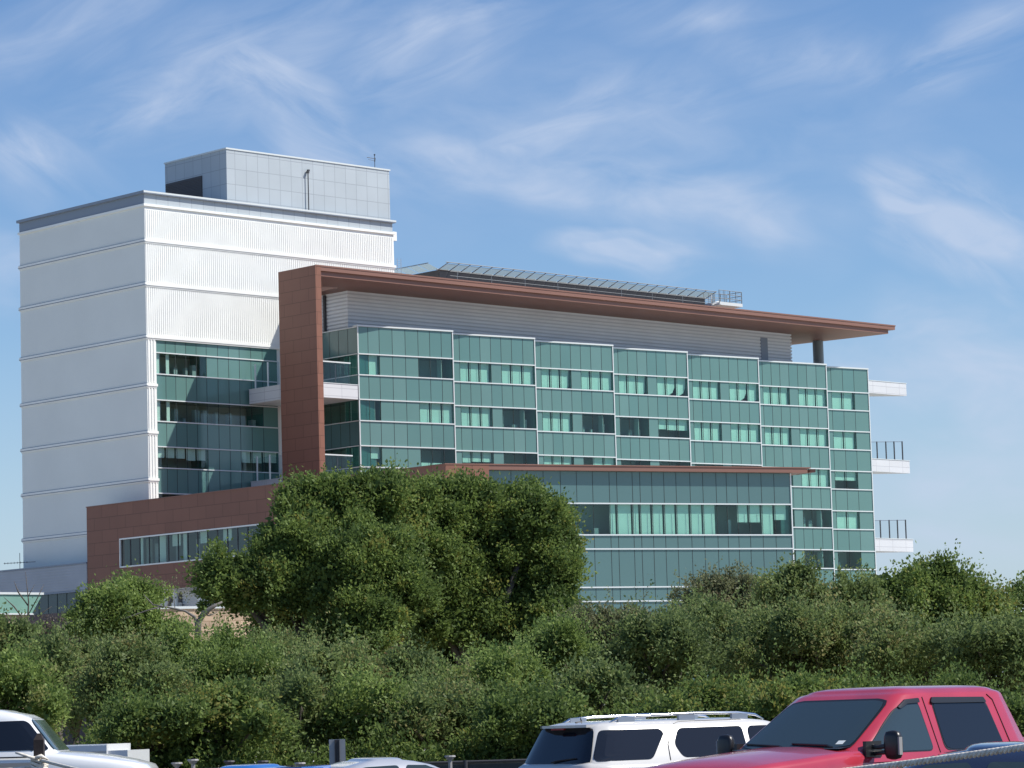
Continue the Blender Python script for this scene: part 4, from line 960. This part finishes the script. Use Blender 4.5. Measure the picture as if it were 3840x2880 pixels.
g = MB(); q = [(.60, 1.335), (.70, 1.335), (.70, 1.375), (.60, 1.375)]; g.quad([CB.front(a, b_, 1, .022) for a, b_ in q], [(0,0)]*4); g.build('sticker', MAT['white_trim'], ws)
for y0, y1, zz in ((.62, -.05, 1.34), (-.1, -.78, 1.345)):
    g = MB(); g.path([CB.front(y0, 1.30, 1, .05), CB.front(y0-.1, 1.325, 1, .045), CB.front(y1, zz+.01, 1, .035)], [.016, .014, .010], 5)
    g.build('wiper', TRIM, tk)
g = MB()
for k in range(12):
    y0 = -.82+k*1.64/12; g.quad([CB.front(y0, 1.285, 1, .16), CB.front(y0+1.64/12, 1.285, 1, .16), CB.front(y0+1.64/12, 1.30, 1, .012), CB.front(y0, 1.30, 1, .012)], [(0,0)]*4)
g.build('cowl_grille', TRIM, tk)
for sg in (1, -1):
    fw = [(.14, 1.235), (-1.10, 1.235), (-1.0, 1.80), (-.80, 1.80), (-.56, 1.70), (-.20, 1.46)]
    rw = [(-1.34, 1.235), (-2.46, 1.235), (-2.28, 1.795), (-1.28, 1.80)]
    for poly, nm_ in ((fw, 'front_side_window'), (rw, 'rear_side_window')):
        panel(CB.side, poly, .004, 'window_seal', TRIM, tk, r=.09, sg=sg, grow=.02)
        panel(CB.side, poly, .008, nm_, GLASSC if 'front' in nm_ else GLASSN, tk, r=.07, sg=sg)
    for vis in ([(-.62, 1.74), (-.78, 1.825), (-1.03, 1.84), (-1.035, 1.785), (-.80, 1.775), (-.66, 1.72)], [(-1.24, 1.79), (-1.28, 1.845), (-2.26, 1.835), (-2.30, 1.77), (-1.27, 1.775)]):
        panel(CB.side, vis, .025, 'window_visor', TRIM, tk, r=.02, sg=sg)
    g = MB()                                            # door gaps
    for a, b_ in (((-1.22, 1.20), (-1.12, 1.85)), ((-2.62, 1.20), (-2.45, 1.80)), ((-2.45, 1.80), (-2.36, 1.865))):
        p0, p1 = CB.side(a[0], a[1], sg, .003), CB.side(b_[0], b_[1], sg, .003); pm = CB.side((a[0]+b_[0])/2, (a[1]+b_[1])/2, sg, .003); g = MB(); g.path([p0, pm, p1], [.006]*3, 5); g.build('door_gap', TRIM, tk)
    g = MB(); x0, y0 = .00, sg*1.27
    def rb(cx, cy, cz, hx, hy, hz, mi=0, n=10):
        i0 = len(g.v); rows = []
        for a in range(-3, 4):
            ph = a/3*math.pi/2*.98
            for k in range(16):
                t = 2*math.pi*k/16; ex = .45
                f = lambda v, e=.45: math.copysign(abs(v)**e, v)
                g.v.append((cx+hx*f(math.cos(ph))*f(math.cos(t)), cy+hy*f(math.cos(ph))*f(math.sin(t)), cz+hz*f(math.sin(ph), .7)))
        for a in range(6):
            for k in range(16):
                j = (k+1) % 16; g.f.append((i0+a*16+k, i0+a*16+j, i0+(a+1)*16+j, i0+(a+1)*16+k)); g.uv += [(0,0)]*4; g.mi.append(mi)
        g.f.append(tuple(i0+k for k in reversed(range(16)))); g.uv += [(0,0)]*16; g.mi.append(mi)
        g.f.append(tuple(i0+96+k for k in range(16))); g.uv += [(0,0)]*16; g.mi.append(mi)
    rb(x0, y0, 1.31, .055, .115, .165); mr = g.build('wing_mirror', TRIM, tk, smooth=True)
    g = MB(); g.path([(x0+.03, sg*.95, 1.31), (x0+.02, sg*1.06, 1.29), (x0, sg*1.18, 1.30)], [.035, .025, .03], 7); g.path([(x0+.0, sg*.95, 1.22), (x0, sg*1.18, 1.23)], [.03, .025], 7)
    g.box(-.12, .16, min(sg*.955, sg*1.0), max(sg*.955, sg*1.0), 1.18, 1.36); g.build('mirror_arm', TRIM, mr)
    g = MB(); g.box(x0-.01, x0+.045, min(y0+sg*.1, y0+sg*.122), max(y0+sg*.1, y0+sg*.122), 1.20, 1.40); g.build('marker_lens', SILL, mr)
    hd = MB(); hd.box(2.28, 2.34, min(sg*.5, sg*.86), max(sg*.5, sg*.86), .82, 1.0); hd.build('headlight', CHROME, tk)
g = MB(); g.box(2.3, 2.42, -.48, .48, .72, 1.02); g.build('grille', CHROME, tk)
g = MB(); g.box(2.35, 2.55, -.98, .98, .45, .66); g.build('bumper', CHROME, tk)
wheels(tk, (1.35, -4.1), .86, .40, .28)

# ---- white SUV ------------------------------------------------------------------------------------
sv = vehicle('suv', 'white SUV with silver roof rails and dark windows, seen from its rear corner', 'suv', 2.54, 42.8, 31.2)
hull([(2.45, .70, .45, .80, .02), (2.3, .88, .35, .92, .05), (2.0, .94, .3, 1.04, .06), (1.65, .97, .3, 1.10, .04), (.5, .97, .3, 1.13, 0), (-2.1, .96, .3, 1.14, 0), (-2.46, .93, .32, 1.14, 0), (-2.56, .86, .4, 1.10, 0)], PAINT['pearl'], sv, 'body')
SB = Cab([(1.05, 1.75, -2.54, .93), (1.60, .69, -2.285, .715), (1.635, .55, -2.23, .68), (1.655, .35, -2.14, .63)], n=13, wrap=.11)
SB.build(PAINT['pearl'], sv, .025)
panel(SB.front, [(-.84, 1.13), (.84, 1.13), (.655, 1.60), (-.655, 1.60)], .006, 'rear_window', GLASSN, sv, r=.05, sg=-1)
panel(SB.front, [(-.70, 1.17), (.70, 1.17), (.60, 1.62), (-.60, 1.62)], .006, 'windscreen', GLASSC, sv, r=.06, sg=1)
g = MB(); 
sp = [(-2.22, .60), (-2.50, .62), (-2.50, -.62), (-2.22, -.60)]
g.prism([(-2.15, -.62), (-2.10, .62), (-2.42, .60), (-2.50, .40), (-2.52, 0), (-2.50, -.40), (-2.42, -.60)][::-1] if False else [(-2.05, -.60), (-2.05, .60), (-2.33, .58), (-2.41, .40), (-2.44, 0), (-2.41, -.40), (-2.33, -.58)], 1.60, 1.635)
g.build('spoiler', PAINT['pearl'], sv)
g = MB(); g.box(-2.42, -2.39, -.16, .16, 1.575, 1.598); g.build('brake_lamp', REDL, sv)
for sg in (1, -1):
    for poly, nm_ in (([(-2.40, 1.16), (-1.50, 1.16), (-1.22, 1.50), (-1.28, 1.56), (-2.22, 1.56)], 'quarter_window'), ([(-1.00, 1.17), (.06, 1.17), (.06, 1.565), (-.98, 1.56), (-1.10, 1.35)], 'rear_side_window'), ([(.14, 1.17), (1.38, 1.17), (.70, 1.56), (.14, 1.565)], 'front_side_window')):
        panel(SB.side, poly, .006, nm_, GLASSN, sv, r=.07, sg=sg)
    g = MB(); rp = [(-1.98, 1.65), (-1.84, 1.71), (-1.5, 1.735), (-.6, 1.75), (.1, 1.74), (.38, 1.71), (.52, 1.645)]
    g.path([(x, sg*.60, z) for x, z in rp], [.014, .020, .021, .021, .021, .020, .012], 8); rail = g.build('roof_rail', CHROME, sv, smooth=True)
    for x in (-1.72, -.75, .12): g = MB(); g.box(x-.13, x+.13, min(sg*.575, sg*.62), max(sg*.575, sg*.62), 1.64, 1.73); g.build('rail_foot', MAT['cap_metal'], rail)
    g = MB()
    for pts in ([(-1.22, 1.14), (-1.20, 1.35), (-1.02, 1.62), (-.9, 1.645)], [(-.9, 1.645), (.1, 1.65)], [(.10, 1.14), (.10, 1.645)]):
        g.path([SB.side(a, b_, sg, .003) for a, b_ in pts], [.006]*len(pts), 5)
    g.build('door_gap', TRIM, sv)
    g = MB(); g.box(-2.60, -2.2, min(sg*.62, sg*.955), max(sg*.62, sg*.955), .92, 1.06); g.build('tail_lamp', REDL, sv)
    g = MB(); g.tube((1.2, sg*.98, 1.17), (1.2, sg*1.16, 1.19), .09, .07, n=12); g.build('wing_mirror', PAINT['pearl'], sv, smooth=True)
g = MB(); g.path([(-2.0, .05, 1.67), (-2.02, .05, 1.73)], [.012, .006], 6); g.path([(-2.0, .05, 1.66), (-2.1, .05, 1.67)], [.03, .01], 6); g.build('antenna', TRIM, sv)
g = MB(); g.path([SB.front(.0, 1.15, -1, .03), SB.front(-.1, 1.17, -1, .03), SB.front(-.55, 1.20, -1, .02)], [.014, .012, .008], 5); g.build('rear_wiper', TRIM, sv)
# oval emblem on the tailgate
g = MB(); cen = [(0, 0)]; 
def ov(rx, rz, off, mi):
    pts = [(-2.575-off, rx*math.cos(2*math.pi*k/20)+.42, 1.045+rz*math.sin(2*math.pi*k/20)) for k in range(20)]; g.quad(list(reversed(pts)), [(0,0)]*20, mi)
ov(.085, .036, .004, 0); ov(.072, .027, .008, 1)
g.path([(-2.59, .47, 1.055), (-2.59, .455, 1.035), (-2.59, .44, 1.055), (-2.59, .42, 1.035), (-2.59, .40, 1.055), (-2.59, .385, 1.04), (-2.59, .37, 1.05)], [.005]*7, 4, 0)
g.build('emblem', [CHROME, PAINT['navy']], sv)
wheels(sv, (1.5, -1.5), .83, .37)

# ---- white full-size vehicle at the left -----------------------------------------------------------
pA = at(183*.576, 2818*.576, 46); WX = pA.x-.36
wt = vehicle('suv', 'tall white vehicle with long sloping hood and dark side window at the left edge', 'suv', WX, 47.0, 1.0)
hull([(1.80, .60, .5, 1.18, .0), (1.74, .85, .5, 1.235, .02), (1.55, .95, .45, 1.285, .03), (1.2, .98, .45, 1.34, .05), (.8, 1.0, .45, 1.395, .05), (.35, 1.0, .45, 1.455, .03), (-.2, 1.0, .45, 1.47, 0), (-3.2, 1.0, .45, 1.49, 0), (-3.3, .95, .45, 1.48, 0)], PAINT['white'], wt, 'body')
WB = Cab([(1.40, .50, -3.25, .98), (1.96, .06, -3.0, .81), (2.03, -.08, -2.95, .78), (2.075, -.30, -2.9, .71)], n=13, wrap=.07)
WB.build(PAINT['white'], wt, .045)
panel(WB.front, [(-.84, 1.49), (.84, 1.49), (.72, 1.97), (-.72, 1.97)], .008, 'windscreen', principled('pale_windscreen', (.05, .075, .07), .06, spec=.7), wt, r=.06)
for sg in (1, -1):
    for poly, nm_ in (([(.34, 1.50), (-.95, 1.50), (-.92, 1.93), (-.04, 1.94), (.03, 1.90)], 'front_side_window'), ([(-1.10, 1.50), (-2.1, 1.50), (-2.05, 1.94), (-1.07, 1.95)], 'rear_side_window')):
        panel(WB.side, poly, .008, nm_, GLASSN, wt, r=.05, sg=sg)
    g = MB(); g.path([(-3.0, sg*.72, 2.10), (-.7, sg*.72, 2.115), (-.55, sg*.70, 2.10)], [.02, .02, .012], 6); g.build('roof_rail', CHROME, wt)
    g = MB(); g.path([WB.side(.10, 1.49, sg, .003), WB.side(.0, 1.52, sg, .003)], [.006]*2, 5); g.path([(.2, sg*1.003, 1.40), (-2.6, sg*1.003, 1.41)], [.012]*2, 5); g.build('door_gap', TRIM, wt)
    g = MB(); g.box(-2.6, .25, min(sg*.985, sg*1.012), max(sg*.985, sg*1.012), 1.26, 1.32); g.build('side_moulding', SILL, wt)
wheels(wt, (1.25, -2.2), .86, .42)
# roof seam and boxy white trailer beyond
tr = vehicle('utility_trailer', 'boxy white trailer with grey end panel beyond the white hood', 'trailer', -7.05, 52.0, -8)
p0 = at(225, 1607, 52); zt = p0.z
g = MB(); g.box(-.75, .28, -.6, .9, .55, zt, 0); bx = g.build('box_body', PAINT['white'], tr)
g = MB(); g.box(-1.25, -.752, -.6, .9, .55, zt-.02, 0); g.box(-1.18, -.80, -.61, -.6, zt-.30, zt-.09, 1); g.build('grey_panel', [principled('grey_panel_paint', (.26, .28, .30), .5, noise=.1, nscale=3), MAT['cap_metal']], tr)
g = MB(); g.box(.28, .62, -.55, .85, .55, zt-.11, 0); g.box(-.76, .29, -.64, -.6, zt-.12, zt-.02, 0); g.build('lid', PAINT['white'], tr)
g = MB(); g.box(-.7, -.58, -.612, -.604, zt-.22, zt-.16, 0); g.box(-.66, -.5, -.612, -.604, zt-.30, zt-.26, 0); g.build('latch', MAT['cap_metal'], tr)
for sg in (-.62, .92):
    g = MB(); g.tube((-.3, sg-.08, .3), (-.3, sg+.08, .3), .3, n=20); g.build('wheel', RUBBER, tr)
# ---- silver sedan, blue car, navy car ------------------------------------------------------------------
def sedan(name, label, x, y, head, paint, h, spoiler=False, cat='car'):
    o = vehicle(name, label, cat, x, y, head, (1, 1, h/1.42))
    hull([(2.3, .65, .35, .68, .02), (2.15, .82, .25, .78, .04), (1.5, .89, .22, .88, .05), (.9, .90, .22, .93, .03), (.3, .90, .22, .95, 0), (-1.5, .90, .25, .97, .02), (-2.1, .84, .3, .95, .03), (-2.3, .72, .4, .90, 0)], paint, o, 'body')
    K_ = Cab([(.90, 1.05, -1.85, .86), (1.0, .80, -1.62, .83), (1.2, .38, -1.22, .74), (1.32, .10, -.95, .66), (1.37, -.10, -.80, .60), (1.39, -.24, -.66, .54)], n=7)
    K_.build(paint, o, .028)
    panel(K_.front, [(-.72, .97), (.72, .97), (.60, 1.31), (-.60, 1.31)], .006, 'windscreen', GLASSC, o, r=.06)
    panel(K_.front, [(-.70, .98), (.70, .98), (.58, 1.31), (-.58, 1.31)], .006, 'rear_window', GLASSN, o, r=.06, sg=-1)
    for sg in (1, -1):
        for poly, nm_ in (([(.62, 1.0), (-.28, 1.0), (-.28, 1.325), (.02, 1.315)], 'front_side_window'), ([(-.36, 1.0), (-1.25, 1.0), (-1.02, 1.20), (-.80, 1.31), (-.36, 1.325)], 'rear_side_window')):
            panel(K_.side, poly, .006, nm_, GLASSC, o, r=.05, sg=sg)
    if spoiler:
        g = MB(); g.box(-1.25, -.95, -.52, .52, 1.34, 1.38); g.box(-1.05, -.92, -.5, .5, 1.30, 1.36); g.build('spoiler', paint, o)
    wheels(o, (1.35, -1.35), .78, .32, .2)
    return o
p = at(820, 1640, 38)
sedan('sedan', 'silver sedan roof with rear and side glass at the bottom, left of centre', p.x+.37, 38, 20, PAINT['silver'], p.z+.02)
p = at(540, 1655, 36)
sedan('hatchback', 'bright blue car roof with small spoiler at the bottom edge', p.x-.42, 36, 165, PAINT['blue'], p.z+.02, True)
p = at(2212, 1622, 19)
nv = sedan('sedan', 'dark navy car in the lower right corner in front of the red pickup', p.x-.60, 19, 172, PAINT['navy'], p.z+.05)

# ---- rope barrier in front ------------------------------------------------------------------------------
A0 = at(85, 1641, 24); B0 = at(2420, 1583, 10.2)
wd_ = principled('weathered_dark_wood', (.035, .026, .024), .9, noise=.3, nscale=12)
for k, (pp, top, lab) in enumerate(((A0, at(85, 1584, 24).z, 'dark weathered post with rope knotted round it at lower left'),)):
    po = thing('wooden_post', lab, 'post', (pp.x, pp.y, 0))
    g = MB(); w_ = .038; g.prism([(-w_, -w_), (w_, -w_), (w_, w_), (-w_, w_)], 0, top-.05)
    g.v += []; z1 = top-.05
    g.quad([(-w_,-w_,z1),(w_,-w_,z1),(.012,-.012,top),(-.012,-.012,top)], [(0,0)]*4); g.quad([(w_,-w_,z1),(w_,w_,z1),(.012,.012,top),(.012,-.012,top)], [(0,0)]*4)
    g.quad([(w_,w_,z1),(-w_,w_,z1),(-.012,.012,top),(.012,.012,top)], [(0,0)]*4); g.quad([(-w_,w_,z1),(-w_,-w_,z1),(-.012,-.012,top),(-.012,.012,top)], [(0,0)]*4)
    g.quad([(-.012,-.012,top),(.012,-.012,top),(.012,.012,top),(-.012,.012,top)], [(0,0)]*4)
    g.build('post', wd_, po)
ROPE = principled('sun_bleached_rope', (.78, .72, .62), .9, noise=.25, nscale=30, bump=.4)
rp = thing('twisted_rope', 'thick twisted pale rope running in front of the red pickup', 'rope', (0, 0, 0))
def strand_rope(P, Q, sag, rad, pitch, name='rope', n=1500):
    g = MB(); P, Q = Vector(P), Vector(Q); L = (Q-P).length; pts = []
    d = (Q-P).normalized(); s1 = d.cross(Vector((0, 0, 1))).normalized(); s2 = s1.cross(d)
    for s in range(3):
        line = []
        for i in range(n+1):
            t = i/n; c = P.lerp(Q, t) - Vector((0, 0, 1))*sag*4*t*(1-t); a = 2*math.pi*(t*L/pitch + s/3)
            line.append(c + (s1*math.cos(a) + s2*math.sin(a))*rad*.52)
        g.path(line, [rad*.56]*(n+1), 6)
    return g.build(name, ROPE, rp, smooth=True)
strand_rope(A0, B0, .27, .0125, .09, n=1900)
g = MB()                                                   # knot and loose end
for k in range(4):
    pts = [A0 + Vector((math.cos(t)*.058, math.sin(t)*.058, -.01-.022*k + .012*math.sin(2*t+k))) for t in [2*math.pi*i/16 for i in range(17)]]; g.path(pts, [.014]*17, 6)
g.path([A0 + Vector((.0, -.06, .01)), A0 + Vector((-.05, -.09, .02)), A0 + Vector((-.12, -.09, .045)), A0 + Vector((-.17, -.08, .06))], [.014, .013, .012, .009], 6)
g.path([A0 + Vector((-.03, -.07, .01)), A0 + Vector((.03, -.09, .03)), A0 + Vector((.075, -.07, .0)), A0 + Vector((.02, -.09, -.03))], [.015]*4, 6)
g.build('knot', ROPE, rp, smooth=True)
g = MB(); line = [A0 + Vector((0, 0, -.05))] + [A0 + Vector((-.8*k, .25*k, -.06-.05*k)) for k in range(1, 4)]; g.path(line, [.0125]*4, 6); g.build('rope_tail', ROPE, rp)
